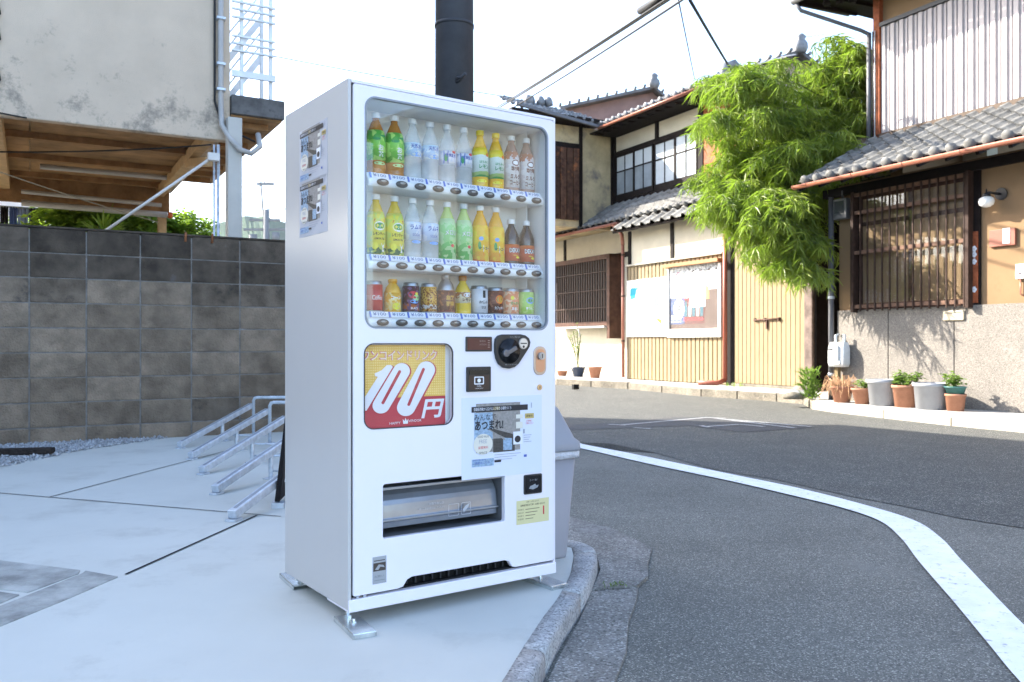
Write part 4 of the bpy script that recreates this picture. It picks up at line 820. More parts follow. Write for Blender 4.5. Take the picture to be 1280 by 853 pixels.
# ------------------------------------------------------------------ utility pole behind the machine, and cables
pole_m = mat('pole_dark', (.050, .052, .057), .55, .2, var=.2, vs=3, bump=.1)
up = thing('utility_pole', 'thick dark utility pole rising behind the vending machine', 'pole', (-.54, 8.0, 0))
g = G(); g.tube([(0, 0, -.1), (0, 0, 9.5)], [.19, .165], 24); g.build('shaft', pole_m, up)
g = G(); g.tube([(.03, -.17, 3.34), (.12, -.24, 3.40)], .016, 8); g.lathe([(.03, 0), (.03, .02)], 8, c=(.06, -.2, 3.36)); g.build('step_bolt', pole_m, up)
for z in (3.9, 3.02): g = G(); g.lathe([(.186, z), (.186, z+.03)], 20); g.build('steel_band', pole_m, up)
cab = MATS['cable_black']
def cable(label, a, b, s, r, n=16):
    g = G(); g.tube(sag(a, b, s, n), r*1.4, 5); return tag(g.build('overhead_cable', cab), label, 'cable')
def W3(px_, py_, Y): return ((px_-640)/1068*Y, Y, .944-(py_-430)/1068*Y)
cA = W3(560, 168, 30); 
cable('thin overhead cable ending at the black sleeve', W3(585, 155, 30), W3(900, -45, 9), .06, .012)
cable('lower overhead cable of the close pair', W3(600, 158, 30), W3(940, -58, 9.5), .08, .013)
cable('upper overhead cable of the close pair', W3(590, 155, 30), W3(930, -62, 9), .05, .014)
cable('cable dropping from the pair to the bamboo topped roof', W3(862, 0, 11), W3(925, 105, 21), .02, .016)
cable('very thin wire dropping to the tiled eave', W3(848, 0, 12), W3(868, 98, 20), .01, .008)
cable('faint wire crossing the sky behind the pole', W3(340, 70, 26), W3(640, 122, 30), .05, .012)
g = G(); a = Vector(W3(800, 14, 13.0)); b = Vector(W3(836, -8, 12.0)); g.tube([a, b], .055, 10); tag(g.build('cable_sleeve', cab), 'thick black protective sleeve on the overhead cable', 'sleeve')

# ------------------------------------------------------------------ far side: pavement with kerb stones
FD = (.464, -.886); frz = math.atan2(-.886, .464)
SO = (3.11, 22.9); HO = (3.02, 25.22); RO = (5.515, 14.4)
pav_m = mat('pavement_concrete', (.42, .41, .385), .85, var=.1, vs=2, bump=.1, bs=100, stain=(.30, .29, .26), ss=2, st=.58)
ledge_m = speckle('ledge_concrete', (.15, .132, .10), (.07, .06, .05), (.27, .25, .2), 80, mott=.4, ms=3, stain=(.10, .09, .07), sts=2, stt=.58)
fe = [(-.6, 27), (1.10, 23.2), (1.22, 22.9), (2.82, 20.8), (3.96, 17.9), (5.05, 16.3), (5.30, 15.55), (4.98, 14.2), (5.02, 13.5), (5.30, 12.2), (5.60, 10.9), (6.05, 9.7), (7.4, 7.0), (10.2, 1.7), (13, -4)]
back = [(17, -2), (9.5, 9.5), (7.5, 14), (7.9, 19), (6, 22.5), (5.2, 27), (4, 30)]
g = G(); PP = [(p[0]+.10, p[1]+.05) for p in fe] + back; nn = len(PP)
g.add([(p[0], p[1], 0) for p in PP] + [(p[0], p[1], -.3) for p in PP], [tuple(range(nn))] + [(i, (i+1) % nn, nn+(i+1) % nn, nn+i) for i in range(nn)]); pav = struct(g.build('pavement', pav_m))
kerb_far = mat('kerb_far', (.40, .37, .30), .85, var=.2, vs=6, bump=.3, bs=60, stain=(.22, .19, .14), ss=3, st=.56)
for i in range(len(fe)-1):
    a = Vector(fe[i]); b = Vector(fe[i+1]); L_ = (b-a).length; k = max(1, round(L_/1.25)); 
    for j in range(k):
        p = a.lerp(b, j/k+.006); q = a.lerp(b, (j+1)/k-.006); nrm = (b-a).normalized(); nrm = Vector((-nrm.y, nrm.x))
        hi = .004+random.uniform(-.006, .004) if a.y < 15.4 else .003+random.uniform(-.012, .006)
        g = G(); g.add([(v.x, v.y, z) for z in (-.3, hi) for v in (p, q, q+nrm*.13, p+nrm*.13)], [(3, 2, 1, 0), (4, 5, 6, 7), (0, 1, 5, 4), (1, 2, 6, 5), (2, 3, 7, 6), (3, 0, 4, 7)]); g.build('kerb_stone', kerb_far if a.y < 15.4 else ledge_m, pav, bevel=.012)
g = G(); g.box(0, .09, -1.4, -1.25, -.14, -.02); put('ledge_gap', g.mesh('ledge_gap', dark_gap), pav, (2.66, 20.95, 0), (0, 0, frz))

# ------------------------------------------------------------------ roof tiles
tile_m = mat('grey_roof_tile', (.155, .158, .165), .5, var=.3, vs=7, bump=.15, bs=50, rnd=.3, stain=(.26, .26, .25), ss=6, st=.6)
tile_pale = mat('pale_roof_tile', (.15, .147, .138), .55, var=.3, vs=7, bump=.15, bs=50, rnd=.22, stain=(.15, .15, .15), ss=6, st=.6)
def tile_mesh(name, w_, l_, hmp, th=.022, cap=False, m=tile_m, n_=8):
    """pantile: local x across, y up the slope, z off the roof"""
    g = G(); prof = []
    for i in range(n_+1):
        t = i/n_; z = hmp*(max(0, math.cos((t-.5)*2*PI/.95))**1.0 if abs(t-.5) < .24 else 0) - hmp*.12*math.sin(t*PI) + .0
        prof.append((t*w_*1.03, z))
    for (yy, dz) in ((0, .028), (l_*1.12, .0)):
        for (x, z) in prof: g.v.append((x, yy, z+dz))
    for (x, z) in prof: g.v.append((x, 0, z+.028-th))
    k = n_+1
    for i in range(n_): g.f += [(i, i+1, k+i+1, k+i), (2*k+i, 2*k+i+1, i+1, i)]; g.m += [0, 0]; g.sm += [True, False]
    if cap:
        r = hmp*1.45; c = (w_*.5, .0, .022)
        b = len(g.v); R_ = 5; N_ = 10
        for i in range(R_+1):
            a = PI/2*i/R_
            for j in range(N_): q = 2*PI*j/N_; g.v.append((c[0]+r*math.cos(a)*math.cos(q), c[1]-r*.55*math.sin(a), c[2]+r*math.cos(a)*math.sin(q)))
        for i in range(R_):
            for j in range(N_): g.f.append((b+i*N_+j, b+i*N_+(j+1) % N_, b+(i+1)*N_+(j+1) % N_, b+(i+1)*N_+j)); g.m.append(0); g.sm.append(True)
    return g.mesh(name, m)
def roof(parent, u0, u1, y0, z0, y1, z1, w_, rows_, m=tile_m, hmp=.05, capped=True, seed=1, deck=True, flat=False):
    """tiled slope from the eave (y0,z0) up to (y1,z1); returns the roof deck that carries its tiles"""
    sl = math.hypot(y1-y0, z1-z0); pt = math.atan2(z1-z0, y1-y0); l_ = sl/rows_
    g = G(); T = Matrix.Translation((0, y0, z0)) @ Matrix.Rotation(pt, 4, 'X'); g.box(u0, u1, .02, sl, -.09, -.035, 0, T)
    dk = g.build('roof', dark_wood, parent)
    A_ = tile_mesh('roof_tile', w_, l_, hmp, m=m); B = tile_mesh('eave_tile', w_, l_, hmp, cap=capped, m=m); rg = random.Random(seed)
    nc = int((u1-u0)/w_)
    for i in range(nc):
        for j in range(rows_):
            put('eave_tile' if j == 0 else 'roof_tile', B if j == 0 else A_, dk, (u0+i*w_+rg.uniform(-.004, .004), y0+(j*l_)*math.cos(pt), z0+(j*l_)*math.sin(pt)+rg.uniform(0, .005)), (pt+rg.uniform(-.012, .012), 0, rg.uniform(-.012, .012)))
    return dk
def gutter(parent, u0, u1, y, z, r=.055, m=copper_brown, ends=True):
    g = G(); n_ = 8; b = 0
    for k in range(2):
        for i in range(n_+1):
            a = PI+PI*i/n_
            for rr_ in (r, r-.006): g.v.append(((u0, u1)[k], y+rr_*math.cos(a), z+rr_*math.sin(a)))
    m0 = 2*(n_+1)
    for i in range(n_):
        for q in (0, 1): g.f.append((2*i+q, 2*i+2+q, m0+2*i+2+q, m0+2*i+q)); g.m.append(0); g.sm.append(True)
    for q in (0, 2*n_): g.f.append((q, q+1, m0+q+1, m0+q)); g.m.append(0); g.sm.append(False)
    for k in (0, 1): g.f.append(tuple(k*m0+2*i for i in range(n_+1))); g.m.append(0); g.sm.append(False)
    gt = g.build('gutter', m, parent)
    x = u0+.3
    while x < u1:
        g = G(); g.tube([(x, y-r*1.05, z), (x, y-r*.7, z-r*.8), (x, y, z-r*1.12), (x, y+r*.7, z-r*.8), (x, y+r*1.05, z), (x, y+r*3, z+.03)], .006, 5); g.build('bracket', m, gt); x += .9
    return gt

# ------------------------------------------------------------------ right-hand house
rh = thing('two_storey_house', 'old house with latticed window, speckled stone base and corrugated cladding upstairs', 'house', (*RO, 0), frz)
tan_wall = mat('tan_plaster', (.24, .155, .085), .9, var=.06, vs=2, bump=.1, bs=140, stain=(.20, .13, .07), ss=1.5, st=.58)
wash = speckle('washed_stone', (.185, .168, .147), (.09, .08, .07), (.30, .27, .23), 110, mott=.12, ms=2, bump=.5)
g = G(); g.box(0, 12, .002, .3, 1.49, 3.6); g.box(0, .3, .3, 4, 0, 3.6); rw = g.build('wall', tan_wall, rh)
g = G(); g.box(0, 12, .0, .25, -.1, 1.488); g.build('base_wall', mat('joint_grey', (.5, .49, .46), .9), rh)
for a, b in ((-.01, .985), (1.0, 2.115), (2.13, 3.6), (3.615, 5.2), (5.215, 7), (7.015, 9), (9.015, 12)):
    g = G(); g.box(a, b, -.035, 0, -.05, 1.50); g.build('stone_panel', wash, rh, bevel=.004)
for a, b in ((.25, .41), (2.36, 2.52), (4.6, 4.76), (7.2, 7.36)):
    g = G(); g.box(a, b, -.03, .05, 1.502, 3.5); g.build('post', dark_wood if a > .3 else dark_wood, rh, bevel=.004)
g = G(); g.box(2.385, 2.495, -.045, -.031, 1.53, 2.55); g.build('post_facing', red_wood, rh, bevel=.003)
g = G(); g.box(-.3, 12, -.06, .05, 3.42, 3.56); g.build('beam', dark_wood, rh, bevel=.004)
for x in [i*.45-.2 for i in range(27)]:
    g = G(); g.bar((x, -.74, 3.51), (x, .1, 3.86), .05, .07); g.build('rafter', dark_wood, rh)
# latticed window
win = thing('x', 'x', 'x'); bpy.data.objects.remove(win)
g = G(); g.box(.41, 2.36, .04, .09, 1.50, 3.40, 0); fr_ = g.build('window', mat('window_glass_dark', (.055, .06, .065), .06, var=.2, vs=2, spec=.9), rh)
curt = mat('curtain_pale', (.78, .80, .80), .7, var=.06, vs=3)
g = G()
for i in range(121):
    x = .49+i*.015; yy_ = .028+.007*math.sin(i*.42)+.004*math.sin(i*.17)
    g.v += [(x, yy_, 1.60), (x, yy_, 2.86)]
for i in range(120): g.f.append((2*i, 2*i+2, 2*i+3, 2*i+1)); g.m.append(0); g.sm.append(True)
cu2 = g.build('curtain', curt, fr_)
for a, b, c, d in ((.41, 2.36, 1.50, 1.60), (.41, 2.36, 3.30, 3.42), (.41, 2.36, 2.86, 2.93), (.41, .48, 1.6, 3.3), (2.29, 2.36, 1.6, 3.3), (1.33, 1.42, 1.6, 3.3)):
    g = G(); g.box(a, b, .0, .032, c, d); g.build('sash_frame', brown_wood, fr_)
g = G(); g.box(.42, 2.34, -.01, -.002, 1.61, 3.29); g.build('pane', clearglass('house_glass', (.93, .95, .96), 1.45), fr_)
lat = mat('lattice_wood', (.045, .025, .018), .6, var=.3, vs=12)
for i in range(15):
    x = .40+i*.139; g = G(); g.box(x-.0115, x+.0115, -.142, -.118, 1.47, 3.40); g.build('lattice_bar', lat, fr_, bevel=.003)
for z in (1.52, 2.40, 3.05, 3.34): g = G(); g.box(.36, 2.40, -.117, -.085, z, z+.06); g.build('lattice_rail', mat('lattice_rail_wood', (.16, .09, .06), .6, var=.3, vs=10), fr_, bevel=.003)
for x in (.36, 2.37): g = G(); g.box(x, x+.05, -.15, -.0, 1.46, 3.42); g.build('lattice_frame', lat, fr_)
# roof and gutter of the ground floor
roof(rh, -.12, 12, -.80, 3.60, .92, 4.50, .262, 7, hmp=.062, m=tile_pale, seed=2)
gutter(rh, -.20, 12, -.84, 3.555, .06)
g = G(); g.box(-.36, 12, .86, .95, 4.44, 4.56); g.build('flashing', mat('flashing_brown', (.10, .07, .05), .6), rh)
# upper storey with cladding
clad = mat('cladding_pale', (.36, .325, .32), .5, .1, var=.06, vs=5)
g = G(); g.box(.06, 12, .95, 1.2, 4.4, 8); g.box(.06, .3, 1.2, 6, 3.6, 8.0); g.build('wall', tan_wall, rh)
x = .10; i = 0
while x < 6.0:
    g = G(); P = [(0, 0), (.012, -.035), (.085, -.035), (.10, -.006), (.125, -.006), (.135, -.022), (.155, -.022), (.165, -.002), (.178, 0)]
    V = [(p[0], p[1]+.93, z) for z in (4.54, 6.40) for p in P] ; k = len(P)
    g.add(V, [(j, j+1, k+j+1, k+j) for j in range(k-1)]); 
    if i == 0: CL = g.mesh('cladding_strip', clad)
    put('cladding_strip', CL, rh, (x, 0, 0)); x += .178; i += 1
g = G(); g.box(.06, 6.1, .86, .96, 6.405, 6.47); g.build('trim', mat('trim_dark', (.04, .04, .045), .5), rh)
g = G(); g.box(-.03, .10, .86, .98, 4.3, 7.0); g.build('corner_post', red_wood, rh, bevel=.005)
for x, r, m_ in ((-.09, .040, mat('pipe_grey_dark', (.10, .10, .11), .5)), (-.01, .012, cab), (.03, .010, galv)):
    g = G(); g.tube([(x, .83, 4.15 if r > .02 else 4.3), (x, .83, 6.35)], r, 8); g.build('down_pipe', m_, rh)
g = G(); g.box(-.8, 12, -.15, 6, 7.0, 7.06); g.build('roof', dark_wood, rh)
for i in range(28): g = G(); g.bar((-.75+i*.4, -.12, 6.92), (-.75+i*.4, 1.3, 7.0), .05, .08); g.build('rafter', dark_wood, rh)
roof(rh, -.8, 5.2, -.15, 7.06, 1.4, 7.7, .262, 5, hmp=.062, seed=5)
gutter(rh, -.85, 12, -.2, 6.98, .06, m=MATS['pipe_grey_dark'])
g = G(); g.tube([(-.80, -.18, 6.93), (-.75, -.1, 6.8), (-.2, .75, 6.42), (-.09, .83, 6.33)], .035, 8); g.tube([(-.85, -.2, 6.96), (-.85, 1.2, 7.0)], .04, 8); g.build('down_pipe', MATS['pipe_grey_dark'], rh)
for i in range(3):
    g = G(); g.lathe([(.05, 0), (.07, .05), (.04, .10), (0, .12)], 8, c=(-.45+.15*i, .2+.15*i, 6.83)); g.build('eave_bracket', dark_wood, rh)
# drain pipe at the corner, and the dark recess beside the house
g = G(); g.tube([(-.10, -.08, -.02), (-.10, -.08, 3.42)], .045, 10); dp = g.build('down_pipe', MATS['pipe_grey_dark'], rh)
for z in (1.7, .4): g = G(); g.lathe([(.052, z), (.052, z+.05)], 10, c=(-.10, -.08, 0)); g.build('collar', galv, dp)
# electric meter, gas meter, lamp, name plate, bell, letter slot
em = thing('electric_meter', 'grey electric meter box on the tan wall under the eave', 'meter', (*to_world(RO, frz, .13, -.0)[:2], 0), frz)
g = G(); g.box(-.15, .12, -.13, 0, 3.02, 3.36); g.build('case', mat('meter_grey', (.13, .13, .13), .5), em, bevel=.008)
g = G(); g.box(-.11, .08, -.142, -.131, 3.12, 3.32); g.build('glass', MATS['window_glass_dark'], em)
g = G(); g.tube([(-.015, -.05, 3.36), (-.015, -.05, 3.5)], .02, 8); g.build('conduit', MATS['meter_grey'], em)
gm = thing('gas_meter', 'white gas meter on a stub pipe at the foot of the stone base', 'meter', (*to_world(RO, frz, .14, -.14)[:2], 0), frz)
mw = mat('meter_white', (.62, .64, .64), .4, var=.08, vs=12)
g = G(); loft(g, [(-.16, -.09, .14, .06, .03, .56), (-.18, -.10, .16, .07, .03, .62), (-.18, -.10, .16, .07, .03, .86), (-.15, -.08, .13, .06, .03, .97)]); g.build('case', mw, gm)
g = G(); g.box(-.09, .07, -.14, -.10, .66, .92); g.box(-.06, .10, -.125, -.10, .60, .66); g.build('front_cover', mw, gm, bevel=.015)
g = G(); g.box(-.13, -.03, -.147, -.141, .84, .87); g.build('dial', ink, gm)
g = G(); g.tube([(-.09, 0, .96), (-.09, 0, 1.08), (-.09, .08, 1.1)], .022, 8); g.tube([(.09, 0, .96), (.09, 0, 1.10)], .022, 8); g.build('pipe', galv, gm)
g = G(); g.box(-.10, -.03, -.02, .05, 0, .57); g.build('stand', mat('stand_brown', (.20, .15, .08), .8), gm)
lp = thing('wall_lamp', 'white globe lamp on a round black mount on the tan wall', 'lamp', (*to_world(RO, frz, 2.72, 0)[:2], 0), frz)
g = G(); g.tube([(.10, -.03, 3.03), (.10, .0, 3.03)], .085, 22); g.build('wall_plate', black_plastic, lp)
g = G(); g.tube([(.09, -.03, 3.03), (.03, -.16, 3.05), (0, -.19, 3.04)], .018, 8); g.lathe([(.06, 2.99), (.05, 3.03), (.012, 3.05), (.008, 3.10)], 14, c=(0, -.19, 0)); g.build('arm', black_plastic, lp)
g = G(); g.lathe([(0, -.085), (.05, -.075), (.09, -.045), (.105, 0), (.095, .04), (.06, .065), (.04, .07)], 20, c=(0, -.19, 2.925)); g.build('globe', mat('opal_glass', (.82, .82, .78), .15, var=.01), lp)
npl = thing('name_plate', 'reddish brown name plate with a white slip beside the lamp', 'name plate', (*to_world(RO, frz, 2.66, 0)[:2], 0), frz)
g = G(); g.box(0, .37, -.04, 0, 2.30, 2.535); g.build('board', mat('plate_brown', (.26, .085, .05), .5, var=.1), npl, bevel=.004)
g = G(); g.box(.20, .30, -.046, -.041, 2.33, 2.54); g.build('paper_slip', paper, npl)
db = thing('door_bell', 'small white door bell box at the edge of the tan wall', 'door bell', (*to_world(RO, frz, 3.04, 0)[:2], 0), frz)
g = G(); g.box(0, .12, -.05, 0, 1.83, 2.03); g.build('box', white_plastic, db, bevel=.006)
g = G(); g.lathe([(.02, 0), (.02, .01)], 10, c=(.06, -.055, 1.9)); g.tube([(.06, -.03, 1.83), (.06, -.03, 1.62), (.1, -.03, 1.6)], .012, 6); g.build('wire', copper_brown, db)
ls = thing('letter_slot', 'cream metal letter slot in the stone base under the lattice', 'letter slot', (*to_world(RO, frz, 1.96, -.035)[:2], 0), frz)
g = G(); g.box(0, .33, -.03, 0, 1.285, 1.43); g.build('flap', mat('slot_cream', (.55, .47, .33), .5, var=.1), ls, bevel=.012)
g = G(); g.box(.03, .30, -.034, -.031, 1.39, 1.40); g.build('slit', ink, ls)
fl_ = G()
for z in (2.22, 2.30, 2.12, 1.72):
    for k in range(5): q = 2*PI*k/5; fl_.add([(2.44+.025*math.cos(q)+.022*math.cos(t), -.049, z+.025*math.sin(q)+.022*math.sin(t)) for t in [j*PI/3 for j in range(6)]], [tuple(range(6))[::-1]])
fl_.build('white_stickers', ink_white, rh)

# ------------------------------------------------------------------ shed with yellow siding, notice boards and door
shd = thing('tiled_shed', 'low shed with yellow corrugated siding under a tiled lean-to roof', 'shed', (*SO, 0), frz)
ysid = mat('yellow_siding', (.26, .20, .115), .55, var=.06, vs=3, stain=(.36, .22, .10), ss=1.4, st=.62); groove = mat('groove_dark', (.07, .048, .025), .8)
cream_plaster = mat('cream_plaster', (.55, .50, .39), .9, var=.08, vs=2, bump=.12, bs=90, stain=(.42, .37, .28), ss=1.1, st=.6)
g = G(); g.box(0, 6.4, .03, .3, .0, 4.0); g.build('wall', cream_plaster, shd)
g = G(); x = .02
while x < 3.74:
    g.add([(x, .0, .02), (x+.012, -.03, .02), (x+.125, -.03, .02), (x+.137, 0, .02), (x, .0, 2.99), (x+.012, -.03, 2.99), (x+.125, -.03, 2.99), (x+.137, 0, 2.99)], [(0, 1, 5, 4), (1, 2, 6, 5), (2, 3, 7, 6)], 0); x += .1545
g.box(0, 3.76, .001, .03, .0, 3.0, 1); g.build('siding', [ysid, groove], shd, fix=False)
g = G(); g.box(-.02, 3.80, -.10, .02, 3.0, 3.05); g.build('drip_rail', mat('rail_grey', (.35, .32, .26), .6), shd, bevel=.004)
for x in (0., 1.80): g = G(); g.box(x, x+.11, -.005, .029, 3.05, 3.95); g.build('post', dark_wood, shd)
g = G(); g.box(-.02, .08, -.02, .02, 0, 3.0); g.build('post', brown_wood, shd)
g = G(); g.box(3.84, 4.12, -.02, .06, -.02, 3.95); g.build('post', dark_wood, shd, bevel=.01)
# plank door
dr = G(); dr.box(4.13, 6.2, .0, .025, .05, 3.3); dr_ = dr.build('door', groove, shd)
x = 4.13; i = 0
while x < 6.19:
    g = G(); g.box(0, .112, -.022, 0, .07, 3.3); 
    if i == 0: PK = g.mesh('door_plank', mat('yellow_plank', (.25, .19, .11), .55, var=.06, vs=2.5, rnd=.05, stain=(.36, .23, .11), ss=1.2, st=.62))
    put('door_plank', PK, dr_, (x+.004, random.uniform(-.002, .002), 0)); x += .1295; i += 1
g = G(); g.tube([(4.78, -.06, 1.46), (5.54, -.06, 1.47)], .018, 8); 
for x in (4.80, 5.10, 5.50): g.box(x-.02, x+.02, -.075, -.02, 1.43, 1.50)
g.build('bolt', mat('rusty_iron', (.10, .06, .045), .6, .4, var=.3), dr_); g = G(); g.box(5.13, 5.17, -.06, -.03, 1.26, 1.45); g.build('hasp', MATS['rusty_iron'], dr_)
g = G(); g.box(4.1, 6.45, -.10, .05, -.05, .06); g.build('threshold', ledge_m, shd, bevel=.01)
g = G(); g.box(6.20, 6.42, -.06, .06, -.02, 3.95); g.build('post', mat('grey_post', (.15, .115, .10), .8, var=.4, vs=5), shd, bevel=.02)
g = G(); g.box(6.425, 6.47, .0, .36, 0, 3.9); g.build('end_board', dark_wood, shd)
g = G(); g.lathe([(.30, 0), (.27, .10), (.18, .14), (0, .15)], 9, c=(6.42, -.2, -.02)); g.build('footing_stone', ledge_m, shd)
roof(shd, -.05, 6.5, -.52, 3.93, .12, 4.36, .40, 2, m=tile_pale, hmp=.085, capped=False, seed=3)
for i in range(16):
    g = G(); g.box(i*.42-.06, i*.42+.35, -.10, .22, 4.37, 4.44); g.box(i*.42-.06, i*.42+.35, -.06, .20, 4.445, 4.50); g.box(i*.42-.06, i*.42+.35, -.02, .16, 4.505, 4.57); 
    if i == 0: RC = g.mesh('ridge_tile', tile_pale)
    put('ridge_tile', RC, shd, (i*.42 if i else 0, 0, 0)) if i == 0 else put('ridge_tile', RC, shd, (i*.42, 0, 0))
g = G(); g.tube([(3.94, -.13, .12), (3.94, -.13, 3.7)], .05, 10); g.tube([(3.94, -.13, .12), (3.90, -.30, .06), (3.6, -.62, .06)], .055, 10); g.build('down_pipe', mat('rust_red_pipe', (.27, .075, .045), .5, var=.1), shd)
# boards
wb = thing('white_board', 'faded white poster board with traces of blue and yellow on the shed', 'board', (*to_world(SO, frz, .07, -.035)[:2], 0), frz)
g = G(); g.box(0, 1.72, -.04, 0, 1.13, 2.62); g.build('panel', paper, wb)
fb = mat('faded_cyan', (.02, .30, .40), .6, var=.05); fy = mat('faded_yellow', (.50, .46, .03), .6, var=.1)
g = G(); g.add([(.12, -.0415, 2.1), (.36, -.0415, 2.14), (.42, -.0415, 2.36), (.62, -.0415, 2.40), (.2, -.0415, 2.42), (.14, -.0415, 2.38)], [(0, 1, 2, 3, 4, 5)], 0); g.rect(1.15, 1.38, 1.9, 2.2, -.0415, 2); g.add([(1.0, -.0415, 1.75), (1.12, -.0415, 1.68), (1.46, -.0415, 1.42), (1.48, -.0415, 1.55), (1.3, -.0415, 1.6)], [(0, 1, 2, 3, 4)], 1); g.build('faded_print', [fb, fy, mat('faint_cyan', (.16, .26, .30), .6)], wb, fix=False)
g = G(); g.text('FURUSATO', .25, 1.44, .06, -.0415, 0, w=.9); g.build('faded_lettering', mat('faint_pink', (.30, .22, .22), .6), wb, fix=False)
g = G(); g.poly([[(0, 1.13), (1.72, 1.13), (1.72, 2.62), (0, 2.62)], [(.03, 1.16), (1.69, 1.16), (1.69, 2.59), (.03, 2.59)]], -.055, -.035); g.build('frame', mat('board_frame', (.66, .66, .66), .4), wb)
nb = thing('notice_board', 'glass fronted notice board with torn posters under a small wooden hood', 'notice board', (*to_world(SO, frz, 1.82, -.035)[:2], 0), frz)
g = G(); g.box(0, 1.95, -.03, 0, 1.10, 2.82, 0); g.build('back_panel', mat('board_brown', (.12, .09, .08), .7, var=.12, vs=4), nb)
g = G(); g.box(0, 1.95, -.08, -.03, 1.10, 1.30); g.box(0, .05, -.08, -.03, 1.3, 2.8); g.box(1.86, 1.95, -.08, -.03, 1.3, 2.8); g.build('frame', mat('frame_white', (.74, .74, .72), .5), nb, bevel=.004)
g = G(); g.box(-.02, 1.98, -.20, .02, 2.82, 2.90); g.build('hood', mat('hood_wood', (.35, .19, .09), .6, var=.2, vs=6), nb, bevel=.005)
def poster(nm, x0, z0, x1, z1, m, draw=None, y=-.034):
    g = G(); g.rect(x0, x1, z0, z1, y, 0); mm = [m]
    if draw: mm += draw(g, x0, z0, x1, z1, y-.0012)
    return g.build(nm, mm, nb, fix=False)
pdark = mat('poster_navy', (.015, .03, .10), .5, var=.6, vs=18, col2=(.08, .12, .28)); pcrew = mat('poster_crew', (.02, .012, .015), .5, var=.5, vs=20, col2=(.14, .03, .03))
def dA(g, x0, z0, x1, z1, y):
    w_ = x1-x0; h_ = z1-z0
    for r, mi in ((.20, 1), (.17, 2), (.14, 1)): g.add([(x0+w_*.62+r*math.cos(k*PI/9), y-.001*(.2-r)*20, z0+h_*.58+r*1.25*math.sin(k*PI/9)) for k in range(18)], [tuple(range(18))[::-1]], mi)
    g.text('祭', x0+w_*.62, z0+h_*.44, .20, y-.004, 3, align='c', off=.03)
    for i in range(3): g.text(['参加者募集', '入場無料', 'お問い合わせ'][i], x0+.04, z0+.18-.07*i, .05, y, 1, w=w_*.7)
    return [ink_white, MATS['ink_blue'], ink]
def dB(g, x0, z0, x1, z1, y):
    w_ = x1-x0
    for i in range(5):
        cx = x0+w_*(.14+.18*i); g.add([(cx+a, y, z0+b) for a, b in ((-.05, .18), (.05, .18), (.06, .40), (.03, .44), (.035, .52), (0, .56), (-.035, .52), (-.03, .44), (-.06, .40))], [tuple(range(9))], 1 if i % 2 else 2)
    g.text('盆おどり大会', x0+.03, z0+.08, .08, y-.001, 3, w=w_*.9, off=.02); g.text('MUSIC LIVE', x0+.05, z1-.10, .06, y-.001, 3, w=w_*.6)
    return [mat('figure_pale', (.30, .30, .30), .6), mat('figure_teal', (.06, .12, .15), .6), ink_red]
def dC(g, x0, z0, x1, z1, y):
    g.add([(x0+.30+.10*math.cos(k*PI/5)*(1+.4*(k % 2)), y, z0+.55+.09*math.sin(k*PI/5)*(1+.4*(k % 2))) for k in range(10)], [tuple(range(10))[::-1]], 1); g.text('ねがい', x0+.12, z0+.22, .12, y, 2, w=.3, off=.02); g.text('まつり', x0+.40, z0+.50, .10, y, 1, w=.24)
    return [mat('print_pink', (.72, .35, .42), .6), mat('print_slate', (.25, .28, .42), .6)]
poster('poster', .06, 2.05, .76, 2.70, paper, dC); poster('poster', .06, 1.42, .62, 2.06, pdark, dA, -.0345); poster('poster', .56, 1.42, 1.36, 2.10, pcrew, dB, -.0335)
poster('paper_sheet', .82, 1.82, 1.38, 2.66, paper, None, -.038); poster('paper_sheet', 1.42, 2.22, 1.86, 2.66, paper, None, -.0335); poster('poster', 1.37, 2.0, 1.50, 2.3, MATS['ink_yellow'], None, -.0345)
crinkle = mat('plastic_crinkle', (.16, .17, .19), .3, var=.8, vs=14, col2=(.70, .72, .74), bump=1., bs=25)
g = G()
for i in range(24):
    a = .06+i*.075; g.add([(a, -.045-.01*(i % 2), 2.66+.05*math.sin(i*1.7)), (a+.078, -.045-.01*((i+1) % 2), 2.66+.05*math.sin((i+1)*1.7)), (a+.078, -.05, 2.82), (a, -.05, 2.82)], [(0, 1, 2, 3)])
g.build('crinkled_film', crinkle, nb, fix=False)
g = G(); g.rect(.05, 1.86, 1.30, 2.80, -.07, 0); g.build('pane', clearglass('board_film', (.97, .98, .98), 1.07), nb, fix=False)

# ------------------------------------------------------------------ dark board fence beside the shed
fn = thing('board_fence', 'dark upright board fence in the gap between shed and house', 'fence', (*to_world(RO, frz, -3.7, 2.5)[:2], 0), frz)
for i in range(26):
    g = G(); g.box(i*.14, i*.14+.128, -.01+.004*(i % 2), .02, .12, 4.2)
    g.build('board', dark_wood, fn, bevel=.004)  # near-black wood puts the shade of the gap into the boards
for z in (.5, 1.6, 2.7): g = G(); g.box(0, 3.64, -.06, -.012, z, z+.08); g.build('rail', dark_wood, fn)
g = G(); g.box(-.1, 3.7, -.05, .1, -.05, .12); g.build('footing', ledge_m, fn)
g = G(); g.tube([(-.5, -.9, .05), (.1, -1.15, .06)], .06, 10); tag(put('drain_pipe', g.mesh('drain_pipe', MATS['pipe_grey_dark']), None, (*to_world(RO, frz, -.75, 1.2)[:2], 0), (0, 0, frz)), 'short grey pipe lying in the gap by the stone footing', 'pipe')

